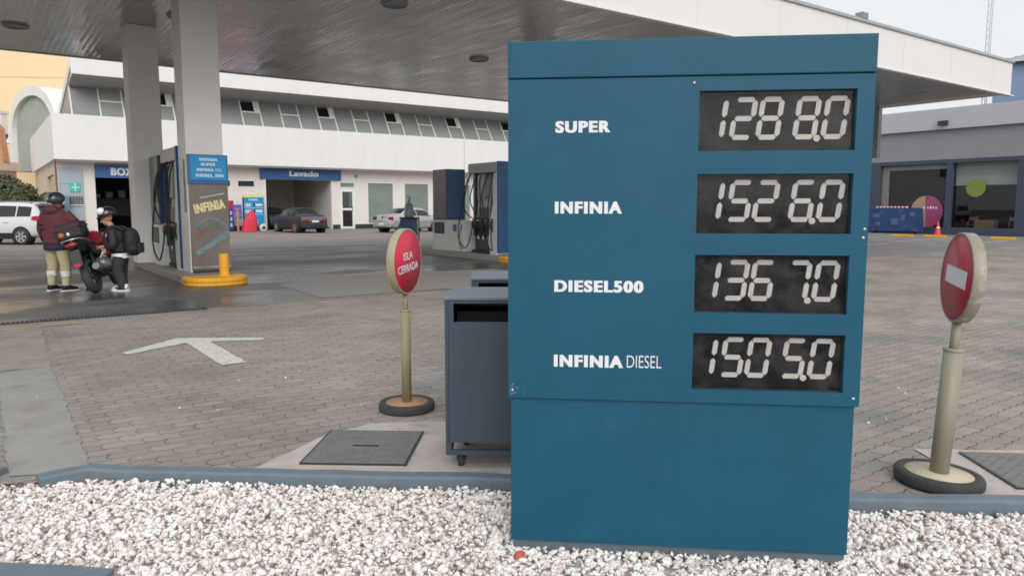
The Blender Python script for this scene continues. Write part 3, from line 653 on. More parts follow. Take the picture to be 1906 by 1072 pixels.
def end_advert():
    """lit-free advert panel on the street end of the near pump island"""
    t = thing('pump_advert', 'grey pump end panel advert with big INFINIA lettering under a blue fuel list', 'advert panel', (3.41, 15.44, .15))
    w = .72
    MB().box(0, w, .02, .14, .06, 1.75).build('panel', mat('advert_grey', (120, 114, 106), .35, .2, .22, 1.6, stretch=(1, 1, .35)), t)
    MB().box(-.012, w + .012, .0, .14, 1.755, 2.33).build('list_board', M['signband'], t, .004)
    MB().box(.02, w - .02, -.004, -.001, 1.84, 2.31).build('list_face', M['sky_blue'], t)
    for s, z, x, wd in (('INFINIA', 2.205, .2, .34), ('SUPER', 2.11, .22, .28), ('INFINIA', 2.005, .14, .32), ('DIESEL 500', 1.895, .12, .52)):
        text_obj(s, 'lettering', M['letter'], t, x, -.005, z, .055, wd, bold=.03, ext=.001, space=1.15, heavy=.03)
    text_obj('DIESEL', 'lettering', M['letter'], t, .49, -.005, 2.005, .055, .13, bold=-.005, ext=.001)
    cm = mat('advert_cream', (226, 214, 160), .5)
    Mt = Matrix.Rotation(R(-11), 3, 'Y')
    text_obj('INFINIA', 'lettering', cm, t, .08, .017, 1.17, .185, .6, bold=.03, ext=.002, M=Mt, space=1.12, heavy=.035)
    MB().prism([(.34, 1.235), (.6, 1.29), (.62, 1.31), (.34, 1.25)], .014, .018, 'y').build('underline', cm, t)
    MB().prism([(.18, 1.47), (.64, 1.56), (.64, 1.585), (.18, 1.5)], .014, .018, 'y').build('tagline_bar', M['pillar'], t)
    # picture of a winding shape: green dome, red patch and pale blue ribbon
    MB().prism([(.1 + .56 * k / 14, .86 + .2 * abs(math.sin(math.pi * k / 14)) ** .7 + .06 * k / 14) for k in range(15)] + [(.5, .86), (.2, .82)], .013, .017, 'y').build('print_green', mat('print_green', (104, 108, 98), .5, 0, .3, 9), t)
    MB().prism([(.06, .62), (.22, .74), (.3, .86), (.14, .84), (.07, .76)], .012, .0165, 'y').build('print_red', mat('print_red', (124, 96, 90), .5, 0, .2, 9), t)
    rib = mat('print_ribbon', (110, 134, 140), .45, 0, .35, 7, stretch=(1, 1, 3))
    MB().prism([(.06, .44), (.3, .58), (.52, .76), (.7, .84), (.7, .7), (.5, .6), (.3, .46), (.1, .34)], .011, .0155, 'y').build('print_ribbon', rib, t)
    pale = [(.08 + .6 * k / 14, .9 + .16 * math.sin(math.pi * k / 14)) for k in range(15)]
    MB().prism(pale + [(p[0], p[1] + .035) for p in reversed(pale)], .010, .0145, 'y').build('print_arc', rib, t)
    MB().box(-.006, w + .006, .0, .02, .1, .125).build('rail', M['chrome'], t)
    MB().box(.01, w - .01, .03, .14, .0, .06).build('foot', M['pump_dark'], t)
    # strip on the island-facing side of the column
    MB().box(-.014, -.003, .17, .84, 0, 2.3).build('side_strip', M['pump_white'], t)
    MB().box(-.02, -.0145, .3, .44, 1.2, 2.25).build('side_banner', mat('banner_mix', (96, 110, 134), .5, 0, .4, 5), t)
    return t
end_advert()
def dispenser(label, loc):
    t = thing('fuel_dispenser', label, 'fuel pump', loc, 0, 'fuel dispensers with hoses on the islands')
    w, L = .62, 1.4
    MB().box(.04, w - .04, .06, L - .06, 0, .09).build('plinth', M['black'], t)
    MB().box(.06, w - .06, .14, L - .2, .09, .82).build('lower_body', M['pump_dark'], t, .01)
    prof = [(0, 0), (.0, .16), (.06, .75), (.16, 1.45), (.17, 2.3), (.02, 2.3), (0, 1.4)]
    # white side cheek with a curved rear edge, seen at the street end
    ck = MB().prism([(.0, .0), (.34, .0), (.42, .35), (.36, .9), (.2, 1.4), (.17, 2.24), (0, 2.24)], .0, .04, 'x')
    ck.build('side_cheek', M['pump_white'], t, .006)
    MB().box(.043, w, 0, .1, 0, 2.24).build('end_post', M['pump_grey'], t, .006)
    MB().box(0, w + .01, -.022, -.003, .05, 2.55).build('end_panel', M['wash_blue'], t, .004)
    MB().box(-.02, w + .01, 0, L + .02, 2.25, 2.53).build('top_beam', M['pump_grey'], t, .012)
    MB().box(.06, w - .06, .72, 1.06, 1.5, 2.248).build('hose_mast', M['pump_grey'], t, .008)
    MB().box(.1, w - .1, 1.24, 1.34, .82, 2.248).build('rear_post', M['pump_side'], t, .006)
    hd = MB().prism([(.07, .84), (.55, .84), (.5, 1.62), (.14, 1.62)], .36, 1.14, 'y').build('head', M['pump_side'], t, .012)
    MB().prism([(.045, .9), (.06, .9), (.128, 1.56), (.112, 1.56)], .44, 1.06, 'y').build('bezel', M['pump_grey'], hd)
    MB().prism([(.038, .95), (.046, .95), (.084, 1.3), (.076, 1.3)], .5, 1.0, 'y').build('display', M['win_dark'], hd)
    ys = (.2, .42, .64, .88, 1.12)
    for i, y in enumerate(ys):
        b = MB(); b.prism([(.0, .5), (.07, .46), (.075, .82), (.02, .82)], y - .06, y + .06, 'y'); b.build('nozzle_boot', M['black'], t, .006)
        n = MB(); n.tube([(.02, y, .98), (-.03, y, .93), (-.035, y, .8), (.0, y, .62)], [.022, .03, .026, .014], 10, res=4)
        n.tube([(-.03, y, .93), (-.09, y, .86), (-.085, y, .74), (-.03, y, .7)], .009, 8, res=4); nz = n.build('nozzle', M['rubber'], t)
        MB().ell((-.05, y, .93), (.03, .045, .04), nu=12, nv=8).build('nozzle_cover', [mat('nozzle_green', (52, 96, 72), .5), M['red'], M['rubber'], M['chrome'], mat('nozzle_tan', (156, 120, 66), .5)][i], nz)
    hp = [((0.0, .16, 2.27), (-.1, .14, 1.9), (-.12, .3, 1.1), (-.14, .26, .35), (-.1, .1, .12), (-.06, .2, .5), (-.05, .2, .93)),
          ((0.0, .36, 2.27), (-.08, .4, 2.05), (-.1, .58, 1.6), (-.09, .5, 1.2), (-.05, .42, .95)),
          ((0.0, .7, 2.27), (-.08, .72, 2.0), (-.1, .66, 1.5), (-.11, .6, .7), (-.09, .62, .5), (-.05, .64, .93)),
          ((0.0, .74, 2.27), (-.12, .88, 2.1), (-.16, 1.1, 1.55), (-.1, 1.0, 1.2), (-.05, .88, .95)),
          ((0.0, 1.3, 2.27), (-.1, 1.3, 2.0), (-.2, 1.62, .9), (-.2, 1.66, .4), (-.14, 1.4, .14), (-.08, 1.2, .5), (-.05, 1.12, .93)),
          ((0.0, 1.26, 2.27), (-.12, 1.34, 2.0), (-.18, 1.45, 1.5), (-.14, 1.35, 1.15), (-.05, 1.14, .98))]
    for p in hp: MB().tube(p, .0165, 8, res=7).build('hose', M['rubber'], t)
    for y in (.3, .55, .76, 1.0): 
        MB().box(.045, .0595, y - .03, y + .03, .3 + .1 * (y > .5), .42 + .1 * (y > .5)).build('label', M['letter'], t)
    return t
d1 = dispenser('near fuel dispenser with looping black hoses between the two grey columns', (3.36, 16.36, .148))
d2 = copy_thing(d1); d2.location = (11.52, 16.62, .148)
d2['label'] = 'farther fuel dispenser with grey top beam and white cheek at the price sign edge'
def pump_cabinet(label, loc, ext, D):
    t = thing('pump_cabinet', label, 'pump cabinet', loc, 0, 'navy topped cabinets at the far end of the pumps')
    w = .68
    MB().box(.02, w, 0, D, .92, 2.45).build('upper_box', M['wash_blue'], t, .012)
    MB().box(.008, .0185, .03, D - .03, .95, 2.42).build('side_panel', M['pump_side'], t)
    MB().box(.0, w - .02, 0, D, .0, .917).build('lower_box', M['pump_white'], t, .008)
    if ext: MB().box(.0, w - .02, -ext, -.003, .0, .9).build('service_box', M['pump_white'], t, .008)
    MB().box(-.008, -.0015, .12, D - .12, .5, .85).build('dark_panel', M['pump_dark'], t)
    MB().box(-.008, -.0015, .1, D - .1, .06, .42).build('door', M['pump_white'], t, .002)
    MB().cyl((-.012, .5, .36), (-.004, .5, .36), .02, n=12).build('lock', M['chrome'], t)
    if ext:
        MB().box(-.006, -.0012, -ext * .62, -ext * .4, .58, .8).build('sticker', M['signband'], t)
        MB().tube([(-.01, -ext + .05, .8), (-.06, -ext + .12, .5), (-.06, -ext + .1, .2), (-.03, -ext + .02, .08)], .012, 8, res=6).build('air_hose', M['rubber'], t)
    return t
pump_cabinet('navy topped pump cabinet before the rear grey column at the near pump', (3.3, 17.98, .148), 0, .95)
pump_cabinet('tall navy pump cabinet on white service boxes beside the farther dispenser', (11.55, 19.35, .148), .95, .85)
def service_bin():
    t = thing('service_bin', 'navy forecourt bin topped with a grey squeegee jug before the silver car', 'bin', cam2w(-3.34, 24, 0), YAW)
    MB().box(-.27, .27, -.2, .2, .06, 1.08).build('bin_body', M['wash_blue'], t, .02)
    MB().box(-.29, .29, -.22, .22, 1.083, 1.13).build('lid', M['pump_dark'], t, .01)
    MB().lathe([(0, 0), (.15, 0), (.155, .04), (.14, .36), (.1, .44), (.04, .47), (.035, .56), (0, .57)], 20, (0, 0, 1.131)).build('jug', mat('jug_grey', (132, 150, 152), .4), t)
    MB().tube([(.02, 0, 1.6), (.03, 0, 1.75), (-.05, 0, 1.8)], .014, 8, res=4).build('squeegee_handle', M['rubber'], t)
    MB().box(.3, .33, -.02, .02, .2, 1.14).build('side_rail', M['pump_dark'], t)
    MB().box(-.22, .22, -.16, .16, 0, .06).build('foot', M['black'], t)
service_bin()
# ------------------------------------------------------------------ workshop and wash building
def wall_with_openings(x0, x1, z0, z1, ops, y0, y1):
    """facade slab in the x-z plane with rectangular openings (xa, xb, za, zb)"""
    mb = MB(); xs = sorted({x0, x1} | {o[0] for o in ops} | {o[1] for o in ops})
    for a, b in zip(xs, xs[1:]):
        col = sorted([o for o in ops if o[0] <= a + 1e-6 and o[1] >= b - 1e-6], key=lambda o: o[2]); z = z0
        for o in col:
            if o[2] > z: mb.box(a, b, y0, y1, z, o[2])
            z = o[3]
        if z < z1: mb.box(a, b, y0, y1, z, z1)
    return mb
def workshop():
    t = thing('workshop_building', 'long white two storey car wash and workshop building with slanted upper windows', 'building', (0, 46, 0))
    X0, X1 = 3.5, 44
    # parapet band
    b = MB(); b.box(X0, X1, 0, .2, 3.98, 6.36); b.build('parapet_band', M['white_wall'], t, .01)
    s = MB(); s.box(X0, X0 + .2, .203, 19, 3.98, 6.36); s.build('side_band', M['white_wall'], t)
    MB().box(X0 + .2, X1, .203, 18, 3.9, 3.978).build('band_soffit', M['white_wall2'], t)
    for x in (29.0,): MB().box(x, x + .03, -.004, -.001, 3.98, 6.35).build('band_joint', M['coping'], t)
    # lower wall at y = 1 .. 1.25
    ops = [(5.45, 10.2, 0, 3.3), (14.85, 19.2, 0, 3.2), (13.12, 14.2, 2.68, 3.12), (11.7, 12.75, 2.68, 3.12), (19.82, 20.8, 0, 2.62), (19.78, 20.86, 2.74, 3.12), (21.8, 23.75, .33, 3.12), (24.62, 26.55, .33, 3.12), (28.2, 30.2, .33, 3.12), (31.4, 33.4, .33, 3.12)]
    wall_with_openings(3.7, X1, 0, 3.9, ops, 1.0, 1.25).build('wall', M['white_wall2'], t)
    wall_with_openings(1.253, 13, 0, 3.9, [(4.0, 9.5, 0, 3.3)], 0, .2)
    sd = MB(); sd.box(3.7, 3.9, 1.253, 3.6, 0, 3.9); sd.box(3.7, 3.9, 8.5, 19, 0, 3.9); sd.box(3.7, 3.9, 3.6, 8.5, 3.3, 3.9); sd.build('side_wall', M['beige'], t)
    k = MB()
    for a, c in ((10.25, 14.8), (19.25, 19.78), (20.84, 27.9)): k.box(a, c, .985, .997, 0, .3)
    k.build('skirting', M['skirt'], t)
    # bays: interiors
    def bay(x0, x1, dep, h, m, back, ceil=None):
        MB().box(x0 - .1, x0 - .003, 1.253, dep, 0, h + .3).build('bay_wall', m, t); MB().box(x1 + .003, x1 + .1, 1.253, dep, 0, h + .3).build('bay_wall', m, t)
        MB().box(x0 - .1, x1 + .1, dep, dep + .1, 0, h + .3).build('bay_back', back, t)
        MB().box(x0 - .1, x1 + .1, 1.253, dep, h + .303, h + .4).build('bay_ceiling', ceil or M['bay_dark'], t)
    bay(5.45, 10.2, 11, 3.3, M['bay_dark'], M['bay_dark']); bay(14.85, 19.2, 8.2, 3.2, M['wash_wall'], M['wash_wall'], M['wash_wall'])
    MB().box(14.78, 14.86, .94, .999, 0, 3.2).build('bay_trim', M['frame_white'], t)
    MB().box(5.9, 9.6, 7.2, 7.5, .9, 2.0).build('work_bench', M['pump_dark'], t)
    r = MB()
    for i in range(5): r.box(6 + i * .7, 6.4 + i * .7, 7.0, 7.19, 2.05, 2.3 + .1 * (i % 3))
    r.build('shelf_goods', M['pump_side'], t)
    # ground floor windows and door
    def window(x0, x1, z0, z1, gm, mull=(), fr=.06, name='window'):
        f = MB(); f.box(x0, x1, .97, 1.08, z1 - fr, z1); f.box(x0, x1, .97, 1.08, z0, z0 + fr); f.box(x0, x0 + fr, .97, 1.08, z0 + fr, z1 - fr); f.box(x1 - fr, x1, .97, 1.08, z0 + fr, z1 - fr)
        for z in mull: f.box(x0 + fr, x1 - fr, .975, 1.08, z - fr / 2, z + fr / 2)
        o = f.build(name, M['frame_white'], t); MB().box(x0 + fr, x1 - fr, 1.03, 1.045, z0 + fr, z1 - fr).build('pane', gm, o); return o
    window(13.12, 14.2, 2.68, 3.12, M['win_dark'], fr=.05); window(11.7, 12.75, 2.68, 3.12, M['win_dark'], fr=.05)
    for a in (21.8, 24.62, 28.2, 31.4): window(a, a + 1.94, .33, 3.12, M['office_glass'], fr=.03)
    window(19.78, 20.86, 2.74, 3.12, M['office_glass'], fr=.05)
    d = window(19.82, 20.8, .02, 2.62, M['win_glass'], (1.32,), .13, 'door'); MB().box(20.64, 20.68, .93, .969, 1.2, 1.5).build('handle', M['chrome'], d)
    MB().box(19.7, 20.95, 2.2, 2.3, 0, 2.6).build('door_lobby', M['interior'], t)
    MB().prism([(20.2, .3), (20.75, .3), (20.75, 1.2), (20.5, 1.1)], 1.4, 1.45, 'y').build('red_notice', M['red'], t)
    # pale blue corner pillar with seams, downpipe
    p = MB()
    for z0, z1 in ((0, 1.45), (1.463, 2.08), (2.093, 2.7), (2.713, 3.6)): p.box(3.74, 4.84, .9, .997, z0, z1)
    p.build('pillar_cladding', M['pillar'], t)
    MB().cyl((3.6, .9, 0), (3.6, .9, 3.9), .05, n=10).build('downpipe', mat('downpipe', (120, 92, 84), .6), t)
    MB().box(20.9, 21.0, .8, .997, 3.45, 3.62).build('wall_lamp', M['pump_grey'], t)
    # parapet drain pipe, drips
    # upper storey: slanted glazing from (y .3, z 6.36) back to (y 1.35, z 8.1)
    ya, za, yb, zb = .3, 6.36, 1.35, 8.08
    def at(z): return ya + (yb - ya) * (z - za) / (zb - za)
    def slab(x0, x1, z0, z1, off, th):
        n = Vector((0, -(zb - za), (yb - ya))).normalized()
        q = [(x, at(z), z) for z in (z0, z1) for x in (x0, x1)]
        f = [tuple(Vector(c) + n * off) for c in q]; g = [tuple(Vector(c) + n * (off - th)) for c in q]
        return f + g, [(0, 1, 3, 2), (4, 6, 7, 5), (0, 4, 5, 1), (2, 3, 7, 6), (0, 2, 6, 4), (1, 5, 7, 3)]
    wins = [(4.52 + 2.475 * i) for i in range(-0, 16)]
    MB().add(*slab(4.46, 4.52, za, zb, .03, .1)).build('end_mullion', M['frame_white'], t)
    wx = [3.4 + 2.475 * k for k in range(0)]
    first = 5.8
    starts = [5.83] + [8.4 + 2.47 * i for i in range(14)]
    starts = [5.83, 8.45, 10.95] + [13.46 + 2.44 * i for i in range(12)]
    prev = 4.53
    for i, x in enumerate(starts):
        MB().add(*slab(prev, x - .003, za, zb, 0, .05)).build('fixed_panel', M['grey_panel'], t)
        x1 = x + 1.2; f = MB(); e = .06
        for a, c, z0, z1 in ((x, x + e, za, zb), (x1 - e, x1, za, zb), (x + e, x1 - e, 7.22, 7.22 + e)): f.add(*slab(a, c, z0, z1, .03, .1))
        o = f.build('window', M['frame_white'], t)
        MB().add(*slab(x + e, x1 - e, za, 7.22, 0, .02)).build('pane', M['grey_panel'], o)
        if i % 2:
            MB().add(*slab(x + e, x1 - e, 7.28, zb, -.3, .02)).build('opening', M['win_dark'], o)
            MB().add(*slab(x1 - e - .3, x1 - e - .003, 7.28, zb, -.01, .02)).build('open_sash', M['frame_white'], o)
        else: MB().add(*slab(x + e, x1 - e, 7.28, zb, 0, .02)).build('pane', M['grey_panel'], o)
        prev = x1 + .003
    # roof slab: fascia at y = -1, falling to the rear, pale verge at the open end
    rf = MB().prism([(-.9, 8.36), (-.9, 8.45), (9, 6.35), (9, 6.2), (1.36, 8.09)], 4.5, X1, 'x').build('roof', mat('roof_underside', (168, 164, 160), .7, 0, .06, 1), t)
    MB().box(4.42, X1, -1.02, -.905, 8.33, 9.5).build('roof_fascia', M['white_wall'], rf)
    MB().prism([(-.9, 8.7), (-.9, 9.1), (8.6, 6.75), (8.6, 6.4), (-.85, 8.6)], 4.4, 4.497, 'x').build('verge', M['white_wall'], rf)
    MB().prism([(.35, 6.36), (1.4, 8.0), (8.4, 6.37)], 4.46, 4.5, 'x').build('gable', M['grey_panel'], t)
workshop()
def board_sign(name, label, x0, x1, z0, z1, y, m, txt=None, **k):
    t = thing(name, label, 'sign', (x0, y, 0))
    MB().box(0, x1 - x0, 0, .12, z0, z1).build('board', m, t, .006)
    if txt: text_obj(txt, 'lettering', M['letter'], t, k['x'], -.004, k['z'], k['h'], k['w'], bold=.03, ext=.003, space=1.1, heavy=.03)
    return t
board_sign('wall_sign', 'blue wash sign reading Lavado over the car wash entrance', 14.5, 19.85, 3.22, 3.96, 46.86, M['signband'], 'Lavado', x=1.85, z=3.42, h=.36, w=1.95)
board_sign('wall_sign', 'blue workshop sign reading BOX partly hidden by the grey column', 5.45, 10.1, 3.08, 3.8, 46.86, M['signband'], 'BOX', x=.78, z=3.22, h=.42, w=1.16, bold=.07)
def cross_sign():
    t = thing('cross_sign', 'small teal square sign with pale cross on the pale blue pillar', 'sign', (4.22, 46.86, 2.3))
    MB().box(0, .5, 0, .03, -.02, .48).build('plate', M['teal'], t)
    c = MB(); c.box(.22, .28, -.004, -.001, .02, .44); c.box(.06, .219, -.004, -.001, .2, .26); c.box(.281, .44, -.004, -.001, .2, .26); c.build('cross', M['letter'], t)
    n = thing('notice_board', 'dark framed notice board below the teal cross sign', 'notice', (4.18, 46.86, 1.55))
    MB().box(0, .62, 0, .03, .05, .47).build('board', M['pump_dark'], n)
    q = MB()
    for i in range(4):
        for j in range(3): q.box(.05 + i * .14, .16 + i * .14, -.004, -.001, .09 + j * .12, .18 + j * .12)
    q.build('sheets', M['pump_grey'], n); MB().box(-.02, .64, -.03, -.001, 0, .045).build('shelf', M['frame_white'], n)
cross_sign()
t = thing('payphone_hood', 'blue rounded cabinet behind the maroon jacketed person', 'cabinet', (3.55, 46.3, 0))
MB().box(0, .55, 0, .5, .9, 2.1).build('cabinet', M['blue_wall'], t, .06); MB().box(.2, .35, .2, .35, 0, .9).build('stand', M['pump_grey'], t)
# things standing along the wash front
def price_board():
    t = thing('wash_price_board', 'turquoise wash price board with pale yellow top leaning by the wash entrance', 'price board', (13.2, 46.0, 0), R(2))
    MB().box(0, 1.22, 0, .08, .25, 2.05).build('board', M['sky_blue'], t)
    MB().box(-.06, 1.25, -.01, .1, 2.053, 2.2).build('top_strip', M['yellow_pale'], t); MB().box(-.06, -.003, 0, .09, .25, 2.05).build('edge', M['pump_dark'], t)
    text_obj('Lavado', 'lettering', M['letter'], t, .3, -.003, 1.86, .13, .55, bold=.03, ext=.002)
    r = MB(); k = MB()
    for i, z in enumerate((1.5, 1.12)):
        r.box(.06, .44, -.004, -.001, z + .13, z + .18); r.box(.06, .4, -.004, -.001, z, z + .09); r.box(.7, 1.1, -.004, -.001, z + .02, z + .17)
        r.box(.04, 1.16, -.003, -.001, z - .1, z - .08); k.box(.58, .66, -.006, -.002, z, z + .2)
    r.box(.7, .8, -.004, -.001, .45, .7)
    r.build('price_rows', M['letter'], t); k.build('number_card', M['black'], t)
    MB().box(.1, .16, .02, .07, 0, .25).box(1.05, 1.11, .02, .07, 0, .25).build('legs', M['pump_grey'], t)
price_board()
def cart_red():
    t = thing('covered_cart', 'cart under a red tarpaulin with a white wheel before the price board', 'cart', (12.35, 44.3, 0), R(0))
    mb = MB(); rings = [(.02, .62, .3), (.3, .6, .28), (.75, .5, .25), (1.0, .32, .2), (1.22, .14, .1), (1.32, .04, .03)]; vs = []; fs = []; n = 20
    for j, (z, a, b) in enumerate(rings):
        for k in range(n):
            p = 2 * math.pi * k / n; w = 1 + .07 * math.sin(5 * p + j) * (1 - j / 8)
            vs.append((.62 + (.22 * j / 5) + .72 * a * w * (abs(math.cos(p)) ** .6) * math.copysign(1, math.cos(p)), b * w * (abs(math.sin(p)) ** .6) * math.copysign(1, math.sin(p)), z))
    for j in range(len(rings) - 1):
        for k in range(n): fs.append((j * n + k, j * n + (k + 1) % n, (j + 1) * n + (k + 1) % n, (j + 1) * n + k))
    mb.add(vs, fs, True); mb.f.append(tuple(range((len(rings) - 1) * n, len(rings) * n))); mb.sm.append(True); mb.build('tarpaulin', M['red_cloth'], t)
    w = MB().lathe([(.1, -.05), (.23, -.05), (.24, 0), (.23, .05), (.1, .05)], 24, (1.42, -.1, .24), Matrix.Rotation(R(90), 3, 'X')).build('wheel', M['pump_white'], t)
    MB().lathe([(0, -.052), (.1, -.052), (.1, .052), (0, .052)], 16, (1.42, -.1, .24), Matrix.Rotation(R(90), 3, 'X')).build('hub', M['pump_dark'], w)
    MB().box(.0, 1.4, -.02, .02, .2, .24).build('axle', M['pump_dark'], t)
    p = thing('plank', 'upright pale wooden plank leaning beside the red covered cart', 'plank', (12.35, 44.6, 0)); MB().box(0, .13, 0, .03, 0, 1.3).build('board', M['wood'], p)
cart_red()
def cooler():
    t = thing('drinks_cooler', 'blue drinks cooler with red crown left of the purple placard', 'cooler', (11.6, 45.9, 0))
    MB().box(0, .95, 0, .6, .06, 1.3).build('body', mat('cooler_blue', (36, 62, 120), .4, 0, .2, 5), t, .02)
    MB().box(-.01, .96, -.02, .6, 1.305, 1.85).build('crown', mat('cooler_red', (176, 44, 52), .45, 0, .2, 5), t, .02)
    d = MB()
    for i in range(4):
        for j in range(3): d.box(.1 + i * .21, .22 + i * .21, -.006, -.001, .22 + j * .36 + .05 * (i % 2), .46 + j * .36 + .05 * (i % 2))
    d.build('bottles', mat('cooler_print', (176, 190, 214), .4, 0, .25, 9), t)
    MB().ell((.46, -.02, 1.6), (.2, .02, .14)).build('emblem', mat('emblem_pink', (214, 96, 96), .5), t)
    q = thing('placard', 'purple placard on a post between the cooler and the turquoise board', 'placard', (12.42, 45.6, 0))
    MB().box(0, .52, 0, .04, .75, 1.6).build('panel', mat('placard_purple', (92, 92, 164), .5, 0, .15, 4), q); MB().box(.23, .29, .045, .09, 0, 1.5).build('stand', M['pump_grey'], q)
    m = MB()
    for z in (.9, 1.05, 1.35): m.box(.08, .44, -.004, -.001, z, z + .05)
    m.build('print', mat('placard_print', (196, 130, 180), .5), q)
cooler()
# ------------------------------------------------------------------ store on the right
def store():
    t = thing('store_building', 'grey fronted glazed station shop with a navy frame and half drawn blind', 'building', (42, 0, 0))
    V0, V1 = 5, 26
    MB().box(0, .25, V0, V1, 3.98, 5.55).build('fascia', M['store_fascia'], t)
    MB().box(-.25, .2, V0, V1, 5.553, 6.64).build('upper_fascia', M['store_upper'], t)
    MB().box(-.02, 0.3, V0, V1, 3.78, 3.977).build('head_rail', M['store_frame'], t)
    MB().box(-.02, .3, V0, V1, .0, .38).build('base_rail', M['store_frame'], t)
    for v, w in ((22.1, 1.1), (18.25, .28), (14.75, .45), (11.2, .3), (7.5, .3)): MB().box(-.02, .25, v, v + w, .383, 3.777).build('post', M['store_frame'], t)
    MB().box(.26, .32, 18.53, 22.09, .383, 3.5).build('pane', M['store_glass'], t); MB().box(.26, .32, 15.2, 18.24, .383, 3.777).build('pane', M['store_glass'], t)
    MB().box(.26, .32, 7.8, 14.74, .383, 3.777).build('pane', M['store_glass'], t)
    tr = MB(); tr.box(.2, .34, 18.54, 22.08, 3.5, 3.775); tr.box(.2, .34, 21.7, 22.08, .383, 3.497); tr.build('inner_frame', mat('inner_frame', (128, 126, 124), .6), t)
    MB().box(.4, .43, 15.22, 18.22, 2.6, 3.775).build('blind', M['blind'], t)
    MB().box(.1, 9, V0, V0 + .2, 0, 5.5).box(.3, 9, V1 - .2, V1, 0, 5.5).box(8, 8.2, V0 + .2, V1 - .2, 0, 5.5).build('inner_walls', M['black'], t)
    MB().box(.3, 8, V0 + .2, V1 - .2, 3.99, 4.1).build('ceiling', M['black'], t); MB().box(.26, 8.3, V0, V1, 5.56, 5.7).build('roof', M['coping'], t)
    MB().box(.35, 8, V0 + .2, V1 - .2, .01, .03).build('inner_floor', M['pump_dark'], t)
    MB().cyl((.2, 17.15, 2.45), (.245, 17.15, 2.45), .47, n=40).build('sticker', M['lime'], t)
    g = MB()
    for v, z, w in ((17.05, 2.55, .5), (17.1, 2.38, .36)): g.box(.194, .199, v - w / 2, v + w / 2, z, z + .06)
    g.build('sticker_print', mat('lime_print', (120, 146, 56), .5), t)
    def disc(name, m, a0, a1):
        P = [(19.55 + .86 * math.cos(a), 1.2 + .88 * math.sin(a)) for a in [a0 + (a1 - a0) * k / 24 for k in range(25)]]
        MB().prism(P, .2, .245, 'x').build(name, m, t)
    disc('poster', M['pink'], R(87), R(270)); disc('poster', M['tan'], R(-90), R(84))
    g = MB()
    for i, v in enumerate((19.05, 19.2, 19.34, 19.48, 19.7)): g.box(.194, .199, v - .05, v + .04, 1.36 + .02 * (i % 2), 1.46 + .03 * (i % 3))
    g.build('poster_print', M['letter'], t)
    c = MB(); c.box(-.45, -.252, 18.5, 18.95, 5.75, 5.98); c.build('wall_lamp', M['pump_dark'], t)
    sh = MB()
    for v in (9, 11.5, 20, 21.4): sh.box(4.5, 5.0, v, v + 1.1, .05, 1.8)
    sh.build('shelving', M['pump_dark'], t)
store()
def a_frame(label, loc, rz):
    t = thing('folding_chair', label, 'chair', loc, rz)
    for x in (0, .42):
        MB().tube([(x, -.25, 0), (x, .2, 1.0)], .022, 6).build('leg', M['wood'], t); MB().tube([(x, .25, 0), (x, -.1, .62)], .022, 6).build('leg', M['wood'], t)
    MB().box(0, .42, -.2, .2, .46, .49).build('seat', M['wood'], t); MB().box(-.01, .43, .12, .15, .72, .9).build('backrest', M['wood'], t)
a_frame('pale wooden folding chair behind the shop glass on the right', (42.9, 15.75, .03), R(-80))
a_frame('pale wooden folding chair behind the shop glass beside the navy post', (43.4, 17.9, .03), R(-95))
t = thing('cardboard_box', 'low cardboard box on the shop floor under the lime disc', 'box', (42.75, 16.4, .03))
MB().box(0, .6, 0, .95, .3, .75).build('carton', M['cardboard'], t); MB().box(.02, .58, .02, .93, .0, .297).build('crate_below', M['wood'], t)
def barrier():
    t = thing('printed_barrier', 'low blue printed barrier with red and white top edge before the shop', 'barrier', (41.2, 19.2, 0))
    pm = mat('barrier_print', (34, 66, 116), .5, 0, .25, 3, dirt=((140, 104, 134), 3.6, .54, .6))
    MB().box(0, .1, .25, 3.0, .14, 1.42).build('panel', pm, t); 
    MB().prism([(0, .14), (.245, .14), (.245, 1.42), (.12, 1.38)], .0, .1, 'x').build('end_panel', pm, t)
    s = MB(); s2 = MB()
    for k in range(18): (s if k % 2 else s2).box(-.01, .11, .9 + k * .1, 1.0 + k * .1, 1.423, 1.5)
    s.build('red_blocks', M['red'], t); s2.build('white_blocks', M['letter'], t)
    g = MB()
    for (a, b, c, d) in ((1.35, 1.75, .5, .85), (.45, .75, .98, 1.18), (2.35, 2.6, .45, .62), (2.4, 2.75, .9, 1.1), (1.0, 1.2, .7, 1.05)): g.box(-.006, -.001, a, b, c, d)
    g.build('print_patch', mat('barrier_patch', (70, 104, 150), .5, 0, .3, 9), t)
    f = MB()
    for y in (.5, 2.6): f.box(-.2, .3, y, y + .1, 0, .137)
    f.build('feet', M['rubber'], t)
barrier()
def cone():
    t = thing('traffic_cone', 'orange traffic cone standing at the shop post beside the blue barrier', 'cone', (41.0, 18.35, 0))
    MB().box(-.2, .2, -.2, .2, 0, .04).build('base', M['cone'], t, .01)
    MB().lathe([(.15, .041), (.1, .3), (.09, .34)], 20).lathe([(.075, .44), (.03, .72), (0, .73)], 20).build('body', M['cone'], t)
    MB().lathe([(.0895, .341), (.0755, .439)], 20).build('band', M['letter'], t)
cone()
ws = None
